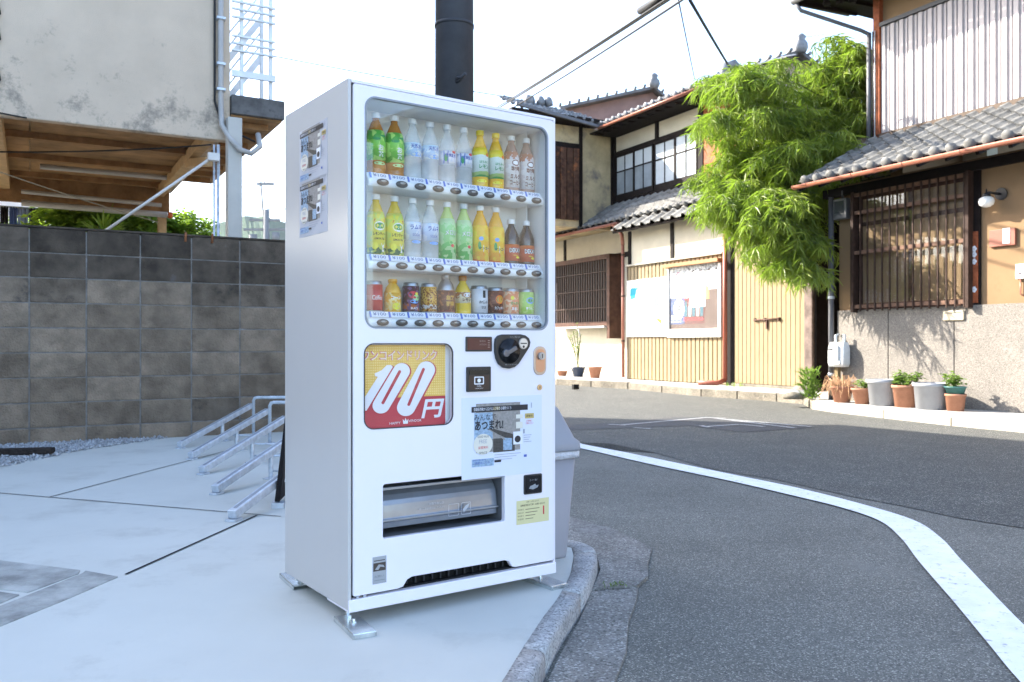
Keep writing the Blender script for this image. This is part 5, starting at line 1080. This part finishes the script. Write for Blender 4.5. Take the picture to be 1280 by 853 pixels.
# ------------------------------------------------------------------ left two-storey house
lh = thing('two_storey_house', 'old two-storey house with wide glazed upper window and copper gutters behind the shed', 'house', (*HO, 0), frz)
stucco_y = mat('aged_ochre_stucco', (.50, .40, .24), .9, var=.22, vs=1.8, bump=.2, bs=60, stain=(.20, .175, .15), ss=1.1, st=.52)
g = G(); g.box(-9, 11.5, 0, .3, -.1, 5.0); g.build('wall', cream_plaster, lh)
g = G(); g.box(-9, 11.5, -.02, .0, 3.45, 3.60); g.box(-3.6, -3.42, -.03, 0, 0, 4); g.build('beam', dark_wood, lh)
g = G(); g.box(-2.85, -2.72, -.03, 0, 3.6, 4.3); g.build('beam', dark_wood, lh)
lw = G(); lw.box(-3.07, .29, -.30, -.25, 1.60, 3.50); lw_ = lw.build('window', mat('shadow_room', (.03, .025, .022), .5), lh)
for a, b, c, d in ((-3.1, .36, 3.42, 3.56), (-3.1, .36, 1.48, 1.60), (-3.1, -2.98, 1.6, 3.42), (.22, .36, 1.1, 3.56)):
    g = G(); g.box(a, b, -.42, -.0 if d > 3.5 else -.30, c, d); g.build('frame', mat('window_frame_brown', (.085, .042, .028), .6, var=.3, vs=6), lw_, bevel=.006)
for i in range(24):
    x = -2.93+i*.135; g = G(); g.box(x-.02, x+.02, -.385, -.35, 1.6, 3.42); g.build('lattice_bar', lat, lw_)
for z in (2.0, 2.52, 3.05): g = G(); g.box(-2.98, .22, -.40, -.386, z, z+.03); g.build('lattice_rail', lat, lw_)
for i, x in enumerate((-2.88, -2.78, -2.3, -1.5)):
    g = G(); g.box(x, x+.06, -.345, -.31, 1.62, 2.6+.3*(i % 2)); g.build('slat', mat('slat_pale', (.42, .38, .36), .6), lw_)
g = G(); g.box(-2.95, .2, -.5, -.3, 1.42, 1.47); g.tube([(-1.4, -.5, 1.44), (-1.0, -.62, 1.36), (-.9, -.62, 1.15)], .02, 6); g.build('sill', mat('sill_grey', (.4, .4, .4), .5), lw_)
# lower roof
roof(lh, -8.9, 11.5, -1.2, 4.28, .0, 5.06, .30, 4, m=tile_pale, hmp=.05, seed=4)
gutter(lh, -8.9, 2.0, -1.24, 4.20, .065)
for i in range(44):
    x = -8.8+i*.47; g = G(); g.bar((x, -1.14, 4.20), (x, .0, 4.93), .05, .07); g.build('rafter', dark_wood, lh)
g = G(); g.tube([(1.75, -1.24, 4.16), (1.95, -1.22, 4.02), (2.03, -1.15, 3.85), (2.03, -1.12, 3.6)], .05, 10); g.tube([(2.03, -1.12, 3.62), (2.05, -1.12, .05)], .045, 10); dpc = g.build('down_pipe', copper_brown, lh)
for z in (1.0, 2.2, 3.3): g = G(); g.lathe([(.052, z), (.052, z+.05)], 10, c=(2.045, -1.12, 0)); g.build('collar', MATS['rusty_iron'], dpc)
# upper storey
g = G(); g.box(-.0, 5.3, .0, .3, 5.0, 7.3); g.build('upper_wall', cream_plaster, lh)
g = G(); g.box(4.0, 5.3, -.03, -.0, 5.06, 7.05); g.build('wood_panel', red_wood, lh)
for a, b, c, d in ((-.02, .10, 5.06, 7.1), (2.02, 2.14, 6.5, 7.1), (3.82, 4.0, 5.06, 7.1), (-.02, 4.0, 6.46, 6.56), (-.02, 4.0, 5.04, 5.12), (-.02, 5.3, 7.0, 7.16), (5.2, 5.35, 5.06, 7.1)):
    g = G(); g.box(a, b, -.055, .02, c, d); g.build('beam', dark_wood, lh)
gl_w = mat('window_bright', (.50, .54, .56), .12, var=.12, vs=1.2, spec=.8); gl_g = mat('window_grey', (.22, .25, .27), .12, var=.25, vs=1.5, spec=.8)
for i in range(4):
    a = .12+i*.925; b = a+.91
    g = G(); g.poly([[(a, 5.13), (b, 5.13), (b, 6.45), (a, 6.45)], [(a+.055, 5.30), (b-.055, 5.30), (b-.055, 6.39), (a+.055, 6.39)]], -.04-.03*(i % 2), -.0-.03*(i % 2)); sw = g.build('window', dark_wood, lh)
    mid = (a+b)/2; g = G(); yy = -.035-.03*(i % 2)
    for x in (mid,): g.box(x-.018, x+.018, yy, yy+.02, 5.3, 6.39)
    for z in (5.96,): g.box(a+.055, b-.055, yy, yy+.02, z-.02, z+.02)
    g.build('muntin', dark_wood, sw)
    for (x0_, x1_) in ((a+.055, mid-.018), (mid+.018, b-.055)):
        for (z0_, z1_) in ((5.30, 5.94), (5.98, 6.39)):
            g = G(); g.box(x0_, x1_, yy+.012, yy+.018, z0_, z1_); g.build('pane', gl_g if (i < 2 and z0_ < 5.5) else gl_w, sw)
g = G(); g.box(-.1, 5.5, -.85, .0, 7.02, 7.06); g.build('eave_board', dark_wood, lh)
for i in range(13):
    x = .2+i*.4; g = G(); g.bar((x, -.78, 7.0), (x, 0, 7.15), .05, .07); g.build('rafter', dark_wood, lh)
roof(lh, .5, 5.6, -.88, 7.16, 1.6, 8.05, .30, 6, m=tile_m, hmp=.06, seed=6)
gutter(lh, .55, 5.6, -.92, 7.09, .06)
shut_m = mat('shutter_glare_wood', (.07, .035, .022), .7, var=.5, vs=6, rnd=.35, stain=(.34, .12, .045), ss=2.2, st=.56)  # orange blotches put the sun glare on the boards into colour
# wing at the far end, facing down the street
g = G(); g.box(-5, -.02, -3.2, .3, 4.3, 7.2); g.build('wing_wall', stucco_y, lh)
for a, b in ((-.12, .0), (-1.22, -1.12), (-3.0, -2.9)):
    g = G(); g.box(-.02, .03, a, b, 4.3, 7.25); g.build('beam', dark_wood, lh)
g = G(); g.box(-.02, .025, -3.1, -1.2, 6.55, 6.7); g.build('beam', dark_wood, lh)
for i in range(8):
    g = G(); g.box(-.015, .06, -2.95+i*.215, -2.76+i*.215, 4.5, 6.55); g.build('shutter_board', shut_m, lh, bevel=.005)
g = G(); g.box(-5, .55, -3.7, -.6, 7.25, 7.33); g.build('roof', dark_wood, lh)
# wing roof: falls towards the street end
wr = G(); wr.bar((.6, -3.6, 7.42), (.6, -.85, 7.10), .08, .08); wr.build('gutter', MATS['pipe_grey_dark'], lh)
WT = tile_mesh('roof_tile', .28, .30, .055, cap=True)
for i in range(10):
    for j in range(5):
        put('roof_tile', WT, lh, (.50-j*.27, -3.5+i*.28, 7.40+j*.12-.02*i), (math.atan2(.12, .27)*1.0, 0, PI/2))
for i in range(8):
    g = G(); g.lathe([(.12, 0), (.13, .12), (.10, .22), (.04, .27)], 10); 
    if i == 0: OG = g.mesh('ridge_ornament', tile_m)
for q, (x, y, z) in enumerate(((-.4, -2.6, 7.75), (-.35, -2.3, 7.76), (-.3, -2.05, 7.76), (-.2, -2.75, 7.70))): put('ridge_ornament', OG, lh, (x, y, z), (.1*q, .1, 0))

# ------------------------------------------------------------------ gabled roofs behind
def gable(label, X, Y, zr, ze, wL, wR, depth, wallm, rz=0., face=True):
    t = thing('gabled_house', label, 'house', (X, Y, 0), rz)
    g = G(); n_ = [(-wL, ze), (wR, ze), (0, zr)]
    g.add([(-wL+.3, 0, 0), (wR-.3, 0, 0), (wR-.3, 0, ze), (0, 0, zr-.12), (-wL+.3, 0, ze), (-wL+.3, depth, 0), (wR-.3, depth, 0), (wR-.3, depth, ze), (0, depth, zr-.12), (-wL+.3, depth, ze)], [(0, 1, 2, 3, 4), (9, 8, 7, 6, 5), (0, 4, 9, 5), (1, 6, 7, 2)]); g.build('wall', wallm, t)
    for s, w_ in ((-1, wL), (1, wR)):
        g = G(); g.add([(0, -.35, zr-.10), (s*w_, -.35, ze-.10), (s*w_, depth, ze-.10), (0, depth, zr-.10), (0, -.35, zr), (s*w_, -.35, ze), (s*w_, depth, ze), (0, depth, zr)], [(0, 1, 2, 3), (4, 5, 6, 7), (0, 1, 5, 4), (1, 2, 6, 5), (2, 3, 7, 6)]); dk = g.build('roof', mat('verge_grey', (.13, .13, .135), .6, var=.3), t)
        L_ = math.hypot(w_, zr-ze); k = int(L_/.30); g = G(); g.tube([(0, 0, 0), (0, .36, 0)], .045, 8); TB = g.mesh('verge_tile', tile_m)
        for i in range(k+1):
            f = i/k; put('verge_tile', TB, dk, (s*w_*f, -.42, zr+(ze-zr)*f+.06))
        g = G()
        for j in range(1, 14): g.tube([(s*.0, -.3+j*.3, zr+.03), (s*w_, -.3+j*.3, ze+.03)], .05, 6)
        o = g.build('tile_ribs', tile_m, dk); o['kind'] = 'stuff'
    g = G(); g.lathe([(.13, -.1), (.20, .05), (.17, .18), (.10, .26), (.14, .34), (.05, .42), (0, .43)], 12, c=(0, -.38, zr), sy=.5); g.build('ridge_ornament', tile_m, t)
    g = G(); g.box(-.12, .12, -.3, depth, zr, zr+.18); g.build('ridge', tile_m, t)
    return t
gable('gabled roof with reddish plaster and ridge ornament above the copper eave', 4.85, 29.5, 9.75, 9.05, 3.2, .9, 6, mat('reddish_plaster', (.24, .16, .145), .9), frz*0)
gable('grey tiled gable with tan wall showing above the bamboo', 8.0, 24, 9.1, 8.35, 2.3, .95, 6, mat('tan_gable', (.42, .33, .26), .9), 0)
g = G(); g.tube([(0, 0, 0), (.1, .1, .35), (.32, .1, .42), (.6, .1, .12), (.8, .1, -.05)], [.10, .16, .18, .14, .12], 10); tag(g.build('ridge_tile', tile_m, None, (5.95, 24.2, 8.45)), 'dark rounded ridge end poking above the bamboo top', 'ridge tile')
an = thing('tv_antenna', 'thin television antenna standing on the roof behind the bamboo', 'antenna', W3(1013, 80, 25))
g = G(); g.tube([(0, 0, -.6), (0, 0, .80)], .018, 6); g.build('mast', galv, an)
g = G(); g.tube([(-.9, 0, .70), (.47, 0, .86)], .010, 5); g.tube([(.44, 0, .68), (.44, 0, 1.0)], .010, 4); g.tube([(.30, 0, .68), (.30, 0, .92)], .010, 4)
for i in range(6): g.tube([(-.8+.2*i, -.15, .71+.024*i), (-.8+.2*i, .15, .71+.024*i)], .007, 4)
g.build('crossbar', galv, an)

# unseen neighbour further along, added to give the machine's glass its reflections
nh = thing('reflection_house', 'unseen plain two-storey house added along the street for reflections', 'house', (*to_world(RO, frz, 12.6, 0)[:2], 0), frz)
g = G(); g.box(0, 11, 0, 6, -.1, 6.2); g.build('wall', mat('neighbour_render', (.34, .30, .25), .9), nh)
g = G(); g.box(-.3, 11.3, -.7, 6, 6.2, 6.35); g.build('roof', tile_m, nh)
for i in range(4):
    for z in (1.2, 4.0): g = G(); g.box(.8+i*2.6, 2.3+i*2.6, -.04, .02, z, z+1.3); f_ = g.build('window', brown_wood, nh); g = G(); g.box(.88+i*2.6, 2.22+i*2.6, -.05, -.041, z+.08, z+1.22); g.build('pane', MATS['window_glass_dark'], f_)

# ------------------------------------------------------------------ bamboo
leaf_m = mat('bamboo_leaf', (.085, .15, .02), .42, var=.35, vs=3.5, rnd=0, col2=(.31, .37, .05)); stem_m = mat('bamboo_culm', (.09, .11, .03), .5)
def translucent(m, col=(.35, .5, .05), f=.35):
    n = m.node_tree.nodes; l = m.node_tree.links; o = [x for x in n if x.type == 'OUTPUT_MATERIAL'][0]; b = [x for x in n if x.type == 'BSDF_PRINCIPLED'][0]
    t = n.new('ShaderNodeBsdfTranslucent'); t.inputs[0].default_value = (*col, 1); x = n.new('ShaderNodeMixShader'); x.inputs[0].default_value = f
    l.new(b.outputs[0], x.inputs[1]); l.new(t.outputs[0], x.inputs[2]); l.new(x.outputs[0], o.inputs[0])
translucent(leaf_m, (.30, .48, .04), .33)
def leaf(g, p, d, L_, w_, mi=0):
    d = d.normalized(); s = d.cross(Vector((0, 0, 1)))
    if s.length < .05: s = Vector((1, 0, 0))
    s = (s.normalized()+Vector((0, 0, rg.uniform(-.5, .5)))).normalized(); dn = Vector((0, 0, -1))
    a = p; m1 = p+d*L_*.4; e = p+d*L_+dn*L_*.22
    b = len(g.v); g.v += [tuple(a), tuple(m1+s*w_/2), tuple(e), tuple(m1-s*w_/2)]
    g.f += [(b, b+1, b+2), (b, b+2, b+3)]; g.m += [mi, mi]; g.sm += [False, False]
bb = thing('bamboo', 'large bright green bamboo clump spilling over the shed and between the roofs', 'bamboo', (*to_world(RO, frz, -2.3, 3.5)[:2], 0))
bx, by = bb.location.x, bb.location.y
rg = random.Random(11)
g = G(); gc = G()
# sprays: (picture-like layout measured on site, given as x, depth, height, radius)
def site(px_, py_, Y): v = W3(px_, py_, Y); return Vector((v[0]-bx, v[1]-by, v[2]))
clumps = []
for (px_, py_, r, k) in [(905, 110, 26, 5), (940, 95, 24, 4), (985, 130, 30, 6), (1030, 120, 30, 6), (1062, 85, 20, 4), (1035, 78, 16, 3), (1070, 130, 20, 4), (890, 150, 20, 4), (920, 160, 32, 6), (965, 175, 32, 7), (1010, 175, 32, 7), (1055, 165, 28, 6), (905, 195, 26, 5), (890, 235, 24, 5), (925, 225, 32, 7), (965, 215, 32, 7), (1000, 215, 24, 5),
        (885, 262, 22, 4), (915, 265, 30, 6), (950, 265, 32, 7), (985, 255, 30, 6), (1005, 250, 16, 3), (930, 300, 26, 5), (965, 300, 32, 7), (1000, 290, 26, 6), (975, 330, 22, 4), (1000, 335, 16, 3), (1003, 350, 10, 2), (945, 318, 18, 3), (1078, 185, 14, 3), (1076, 95, 12, 3), (1078, 150, 12, 4), (1060, 110, 22, 4), (1062, 195, 16, 4), (1000, 315, 12, 3), (975, 300, 24, 4), (955, 250, 28, 5), (1060, 65, 12, 3), (1035, 95, 22, 4), (1070, 75, 10, 3), (1025, 205, 20, 4)]:
    for j in range(k):
        Y = (rg.uniform(13.9, 16.0) if py_ > 245 else rg.uniform(14.6, 17.0)) if px_ < 1015 else rg.uniform(15.4, 16.9)
        q = rg.uniform(0, 2*PI); rr_ = r*math.sqrt(rg.random())
        c = site(px_+(16 if px_ < 935 else 4 if px_ < 970 else 0)+rr_*math.cos(q), py_+rr_*math.sin(q)*.9-(14 if py_ > 285 else 0), Y); clumps.append(c)
clumps = clumps + [c+Vector((rg.uniform(-.12, .28), rg.uniform(-.4, .5), rg.uniform(-.2, .3))) for c in clumps]
for c in clumps:
    tilt = rg.uniform(0, 2*PI)
    for s_ in range(7):
        a = rg.uniform(0, 2*PI); L_ = rg.uniform(.18, .42); dirn = Vector((math.cos(a), math.sin(a), rg.uniform(.0, .6)))
        pts = [c]; p = c.copy(); v = dirn.normalized()
        for k in range(5):
            p = p+v*L_/5*1.5; v = (v+Vector((0, 0, -.30))).normalized(); pts.append(p.copy())
        gc.tube(pts, .004, 3, caps=False)
        for p in pts[1:]:
            for k in range(5):
                b = rg.uniform(0, 2*PI); leaf(g, p+Vector((rg.uniform(-.03, .03),)*3), Vector((math.cos(b)*.6, math.sin(b)*.6, rg.uniform(-1.3, .10))), rg.uniform(.17, .30), rg.uniform(.018, .030))
crown = g.build('crown', leaf_m, bb, fix=False)
base = Vector((0, 0, 0))
for i, c in enumerate(clumps):
    if i % 22: continue
    b0 = Vector((rg.uniform(-.4, .4), rg.uniform(-.3, .5), 0)); mid = Vector((b0.x, b0.y, c.z+1.2)); 
    gc2 = G(); pts = []
    for k in range(9):
        t = k/8; pts.append(b0*(1-t)**2+mid*2*t*(1-t)+c*t*t)
    gc2.tube(pts, [.026-.0023*k for k in range(9)], 6); gc2.build('culm', stem_m, bb)
gc.build('twigs', stem_m, bb, fix=False)

# ------------------------------------------------------------------ pots and plants
terr = mat('terracotta', (.36, .175, .11), .75, var=.15, vs=8, stain=(.42, .29, .22), ss=6, st=.6); gpl = mat('grey_planter', (.30, .31, .33), .5, var=.08, vs=6); navy = mat('glazed_navy', (.035, .05, .09), .2)
dirt = mat('soil', (.05, .035, .025), .95)
greenl = mat('plant_green', (.10, .20, .04), .55, var=.4, vs=12, col2=(.22, .34, .07)); translucent(greenl, (.25, .4, .05), .3)
dryl = mat('dry_straw', (.45, .27, .15), .8, var=.3); tealp = mat('teal_pot', (.05, .16, .15), .4)
def pot(label, p, h, r0, r1, m, plant=None, cat='plant pot', name='plant_pot', ph=.3, grp=None, n_=60, seed=0):
    t = thing(name, label, cat, p, 0, grp)
    g = G(); g.lathe([(r0, 0), (r1*.97, h*.86), (r1*1.06, h*.87), (r1*1.07, h), (r1*.95, h), (r1*.92, h*.86)], 20); g.build('pot', m, t)
    g = G(); g.lathe([(0, h*.86), (r1*.93, h*.861)], 16); g.build('soil', dirt, t)
    if plant:
        rp = random.Random(seed); g = G()
        global rg; rg = rp
        if plant == 'dry':
            for k in range(110):
                a = rp.uniform(0, 2*PI); p0 = Vector((rp.uniform(-r1, r1)*.6, rp.uniform(-r1, r1)*.6, h*.86)); d = Vector((math.cos(a), math.sin(a), rp.uniform(.3, 1.4))).normalized(); p1 = p0+d*ph*rp.uniform(.4, 1); p2 = p1+Vector((d.x*.1, d.y*.1, -rp.uniform(.08, .28)))
                g.tube([p0, p1, p2], [.006, .005, .003], 3, caps=False)
            g.build('dry_stems', dryl, t)
        else:
            st = G()
            for k in range(n_//6):
                a = rp.uniform(0, 2*PI); e = Vector((math.cos(a)*r1*rp.uniform(.2, 1.2), math.sin(a)*r1*rp.uniform(.2, 1.2), h+ph*rp.uniform(.35, 1)))
                if plant == 'tall': e = Vector((rp.uniform(-.25, .25), rp.uniform(-.15, .15), h+ph*rp.uniform(.3, 1)))
                b0 = Vector((rp.uniform(-.03, .03), rp.uniform(-.03, .03), h*.86)); mid = b0.lerp(e, .5)+Vector((0, 0, .05)); st.tube([b0, mid, e], .005 if plant != 'tall' else .011, 4, caps=False)
                for j in range(22):
                    q = b0.lerp(e, rp.uniform(.45, 1.05)); bq = rp.uniform(0, 2*PI); leaf(g, q+Vector((rp.uniform(-.04, .04), rp.uniform(-.04, .04), rp.uniform(-.04, .04))), Vector((math.cos(bq), math.sin(bq), rp.uniform(-.3, .8))), rp.uniform(.05, .10), rp.uniform(.03, .055))
            st.build('stems', stem_m, t); g.build('leaves', greenl, t, fix=False)
    return t
def RP(u, y): p = to_world(RO, frz, u, y); return (p.x, p.y, 0)
pot('terracotta pot with dry straw stems beside the gas meter', RP(.45, -.45), .26, .12, .17, terr, 'dry', ph=.30, seed=1)
pot('small terracotta pot with scant green leaves beside the dry one', RP(.87, -.48), .25, .10, .16, terr, 'low', ph=.16, n_=36, seed=2)
pot('large grey plastic planter next to the small terracotta pot', RP(1.24, -.46), .40, .19, .23, gpl)
pot('terracotta pot with bushy green plant between the two grey planters', RP(1.64, -.46), .33, .15, .19, terr, 'low', ph=.20, n_=90, seed=3)
pot('large grey plastic planter between two terracotta pots', RP(2.07, -.48), .38, .20, .235, gpl)
pot('square looking terracotta pot below the teal pot', RP(2.44, -.46), .24, .11, .135, terr)
q = RP(2.44, -.46); pot('teal pot with small yellow green plant stacked on a terracotta pot', (q[0], q[1], .225), .12, .11, .14, tealp, 'low', ph=.17, n_=50, seed=5)
def SP(u, y): p = to_world(SO, frz, u, y); return (p.x, p.y, 0)
pot('dark blue glazed pot with a thin young tree before the cream wall', SP(-1.95, -.35), .28, .13, .21, navy, 'tall', ph=1.35, n_=40, seed=6)
pot('empty terracotta pot between the blue pot and the copper down pipe', SP(-1.0, -.40), .31, .12, .19, terr)
pot('low terracotta bowl at the end of the stone ledge by the machine', SP(-2.75, -.4), .15, .11, .16, terr)
def weeds(label, p, n_, h, sp, seed, m=greenl, lw_=.03):
    global rg; rg = random.Random(seed); g = G()
    for k in range(n_):
        b0 = Vector((rg.uniform(-sp, sp), rg.uniform(-sp, sp)*.5, 0)); 
        for j in range(7):
            a = rg.uniform(0, 2*PI); leaf(g, b0+Vector((0, 0, h*j/8)), Vector((math.cos(a)*.6, math.sin(a)*.6, rg.uniform(.2, 1.2))), h*.45, lw_)
    return tag(g.build('weed', m, None, p, fix=False), label, 'weed')
weeds('tall green weed growing beside the dark drain pipe', RP(-.33, -.3), 24, .55, .14, 8)
weeds('low tuft of grass on the ledge under the plank door', SP(4.5, -.35), 12, .1, .2, 9)
weeds('tiny green tuft in the gutter joint by the kerb', (.42, 3.53, -.06), 14, .02, .05, 10, lw_=.006)
g = G(); g.lathe([(.16, 0), (.19, .05), (.12, .10), (0, .12)], 8); tag(g.build('stone', ledge_m, None, RP(-.55, -.5)), 'grey stone lying on the ledge near the gate post', 'stone')

# ------------------------------------------------------------------ behind the block wall, left: shrubs, palm, washing, hills
shr_m = mat('shrub_leaf', (.14, .25, .03), .5, var=.4, vs=1.2, col2=(.24, .36, .05)); translucent(shr_m, (.32, .5, .05), .45)
def BP(u, y, z=0): p = to_world(wallA, wrz, u, y+.6); return Vector((p.x, p.y, z))
def shrub(label, u, y, zt, w_, h_, n_, seed, lf=.10):
    global rg; rg = random.Random(seed); c = BP(u, y); t = thing('shrub', label, 'shrub', (c.x, c.y, 0), 0, 'shrubs behind the block wall')
    st = G()
    for k in range(7): st.tube([(rg.uniform(-.1, .1), 0, 0), (rg.uniform(-w_, w_)*.5, rg.uniform(-.3, .3), zt-h_*.6)], .02, 5)
    st.build('stems', brown_wood, t); g = G()
    for k in range(n_):
        while True:
            v = Vector((rg.uniform(-1, 1), rg.uniform(-1, 1), rg.uniform(-1, 1)))
            if .35 < v.length < 1: break
        p = Vector((v.x*w_, v.y*.7, zt-h_+v.z*h_)); p += Vector((mnoise.noise(p*2), mnoise.noise(p*2+Vector((5, 5, 5))), mnoise.noise(p*2+Vector((9, 5, 5)))))*.35
        for j in range(5):
            a = rg.uniform(0, 2*PI); leaf(g, p+Vector((rg.uniform(-.06, .06), rg.uniform(-.06, .06), rg.uniform(-.06, .06))), Vector((math.cos(a), math.sin(a), rg.uniform(-.5, .6))), lf*rg.uniform(.7, 1.3), lf*.6)
    g.build('leaves', shr_m, t, fix=False)
shrub('bright broad leaved shrub behind the wall, beside the washing', .70, 5.4, 3.30, .75, .6, 1000, 21, .15)
shrub('sunlit shrub behind the wall, beneath the sloping cream pole', 1.6, 5.8, 3.32, .75, .6, 1000, 22, .13)
shrub('dense darker green shrub beside the yellow timber post', 2.42, 6.0, 3.22, .55, .6, 1000, 23, .11)
shrub('low leafy shrub far left under the hanging washing', -.1, 6.5, 3.0, .6, .5, 600, 24, .12)
pa = BP(.95, 4.4); t = thing('palm_plant', 'spiky fan leaved palm rising above the block wall', 'palm', pa)
g = G(); g.tube([(0, 0, 0), (.03, 0, 2.5)], .04, 7); g.build('stem', brown_wood, t); g = G(); rg = random.Random(31)
for k in range(60):
    a = rg.uniform(0, 2*PI); e = rg.uniform(-.4, 1.3); leaf(g, Vector((0.03, 0, 2.5+rg.uniform(-.1, .15))), Vector((math.cos(a)*math.cos(e), math.sin(a)*math.cos(e), math.sin(e))), rg.uniform(.4, .62), .05)
g.build('fronds', shr_m, t, fix=False)
# washing
wp = BP(-.9, 5.6); g = G(); g.tube([BP(-2.2, 5.6, 3.07), BP(.15, 5.6, 3.07)], .015, 6); tag(g.build('drying_pole', galv), 'thin metal drying pole behind the wall carrying the washing', 'pole')
cl = [('dark navy shirt at the end of the drying pole nearest the shrubs', (.03, .035, .07), .06, .13, .40), ('light blue shirt hanging on the drying pole', (.30, .42, .75), -.09, .14, .42), ('blue trousers hung on the drying pole', (.10, .16, .42), -.22, .11, .52), ('black trousers hung on the drying pole', (.02, .02, .025), -.34, .11, .50), ('white towel at the outer end of the drying pole', (.7, .7, .7), -.47, .13, .36)]
for lb, col, u, w_, h_ in cl:
    g = G(); n_ = 10; nm = 'trousers' if 'trousers' in lb else ('towel' if 'towel' in lb else 'shirt')
    for i in range(n_+1):
        for z in (0, -.5, -1): g.v.append((-w_/2+w_*i/n_*(1+.0), .02*math.sin(i*1.9+z*2), z*h_))
    for i in range(n_):
        for k in range(2):
            if nm == 'trousers' and k == 1 and i == n_//2: continue
            g.f.append((3*i+k, 3*i+3+k, 3*i+4+k, 3*i+1+k)); g.m.append(0); g.sm.append(True)
    if nm == 'shirt': g.add([(-w_/2, 0, 0), (-w_/2-.10, .01, -.16), (-w_/2-.03, .01, -.20), (-w_/2, 0, -.12)], [(0, 1, 2, 3)]); g.add([(w_/2, 0, 0), (w_/2+.10, .01, -.16), (w_/2+.03, .01, -.20), (w_/2, 0, -.12)], [(0, 1, 2, 3)])
    p = BP(u, 5.6, 3.07); o = g.build(nm, mat('cloth_'+nm+str(int(col[0]*100)), col, .9, var=.1), None, p, (0, 0, wrz), fix=False); so = o.modifiers.new('s', 'SOLIDIFY'); so.thickness = .006
    tag(o, lb, nm)
wh = thing('white_house', 'pale distant house just visible behind the hanging washing', 'house', BP(-2.6, 11))
g = G(); g.box(-3, 1.2, 0, 4, 0, 5.0); g.build('wall', paper, wh); g = G(); g.box(-3.3, 2.4, -.3, 4, 5.0, 5.15); g.build('roof', tile_m, wh)

# far utility pole
fp_ = thing('utility_pole', 'slim distant utility pole with crossarms beyond the block wall', 'pole', W3(333, 430, 45)[:2]+(0,))
g = G(); g.tube([(0, 0, 0), (0, 0, 8.0)], .16, 8); g.tube([(-.12, 0, 7.2), (-.30, 0, 9.5)], .05, 6); g.build('shaft', mat('far_pole', (.2, .2, .2), .8), fp_)
for z, w_ in ((6.9, 1.2), (7.4, .9), (9.3, .5)): g = G(); g.box(-w_, w_*.8, -.06, .06, z, z+.12); g.build('crossarm', MATS['far_pole'], fp_)
g = G(); g.lathe([(.22, 0), (.22, .6)], 10, c=(-.7, 0, 6.1)); g.lathe([(.2, 0), (.2, .5)], 10, c=(.5, 0, 6.3)); g.build('transformer', MATS['far_pole'], fp_)
for (a, b, lb) in (((300, 232, 47), (333, 226, 45), 'short distant wire running to the far pole top'), ((333, 262, 45), (420, 240, 46), 'distant wire running from the far pole towards the machine')):
    cable(lb, W3(*a), W3(*b), .3, .02)
# hills
hill_m = mat('hill_forest', (.05, .085, .05), .9, var=.4, vs=.02, det=8)
g = G(); N_ = 400
for i in range(N_+1):
    a = math.radians(100+ (150-100)*i/N_) if False else math.radians(40+110*i/N_); R_ = 1150
    h_ = 172+12*math.sin(i*.084)+9*math.sin(i*.21+1)+9*mnoise.noise(Vector((i*.24, 0, 0)))
    for (dr_, z) in ((0, -5), (60, h_*.35), (120, h_*.75), (190, h_), (320, h_*.7), (430, -5)):
        rr_ = R_+dr_+ (0 if z < 0 else 20*mnoise.noise(Vector((i*.2, dr_*.02, 3)))); zz = z + (0 if z < 0 else 2.5*mnoise.noise(Vector((i*.32, dr_*.05, 1)))); g.v.append((rr_*math.cos(a), rr_*math.sin(a), zz))
for i in range(N_):
    for k in range(5): g.f.append((6*i+k, 6*i+6+k, 6*i+7+k, 6*i+1+k)); g.m.append(0); g.sm.append(False)
struct(g.build('hills', hill_m))

# unseen house added left of the lot to block sky light, outside the frame
sh_ = thing('sky_blocker_house', 'unseen grey rendered house added left of the lot to block sky light', 'house', (-8.6, -4, 0))
g = G(); g.box(-6, 0, -10, 8.6, -.1, 6.4); g.build('wall', mat('side_render', (.30, .29, .28), .9), sh_)
g = G(); g.box(-6.3, .3, -10.3, 8.9, 6.4, 6.55); g.build('roof', tile_m, sh_)
for y in (-3, 1, 5):
    g = G(); g.box(-.02, .05, y, y+1.6, 1.1, 2.3); f_ = g.build('window', galv, sh_); g = G(); g.box(.051, .06, y+.06, y+1.54, 1.16, 2.24); g.build('pane', MATS['window_glass_dark'], f_)

# distant air
hz = bpy.data.materials.new('haze_air'); hz.use_nodes = True; n = hz.node_tree.nodes; n.clear(); o_ = n.new('ShaderNodeOutputMaterial'); pv = n.new('ShaderNodeVolumePrincipled')
pv.inputs['Color'].default_value = (.82, .88, .95, 1); pv.inputs['Density'].default_value = .00007; hz.node_tree.links.new(pv.outputs[0], o_.inputs['Volume'])
g = G(); g.box(-1900, 1900, -450, 1900, -6.2, 225); o = g.build('haze', hz); o['kind'] = 'stuff'
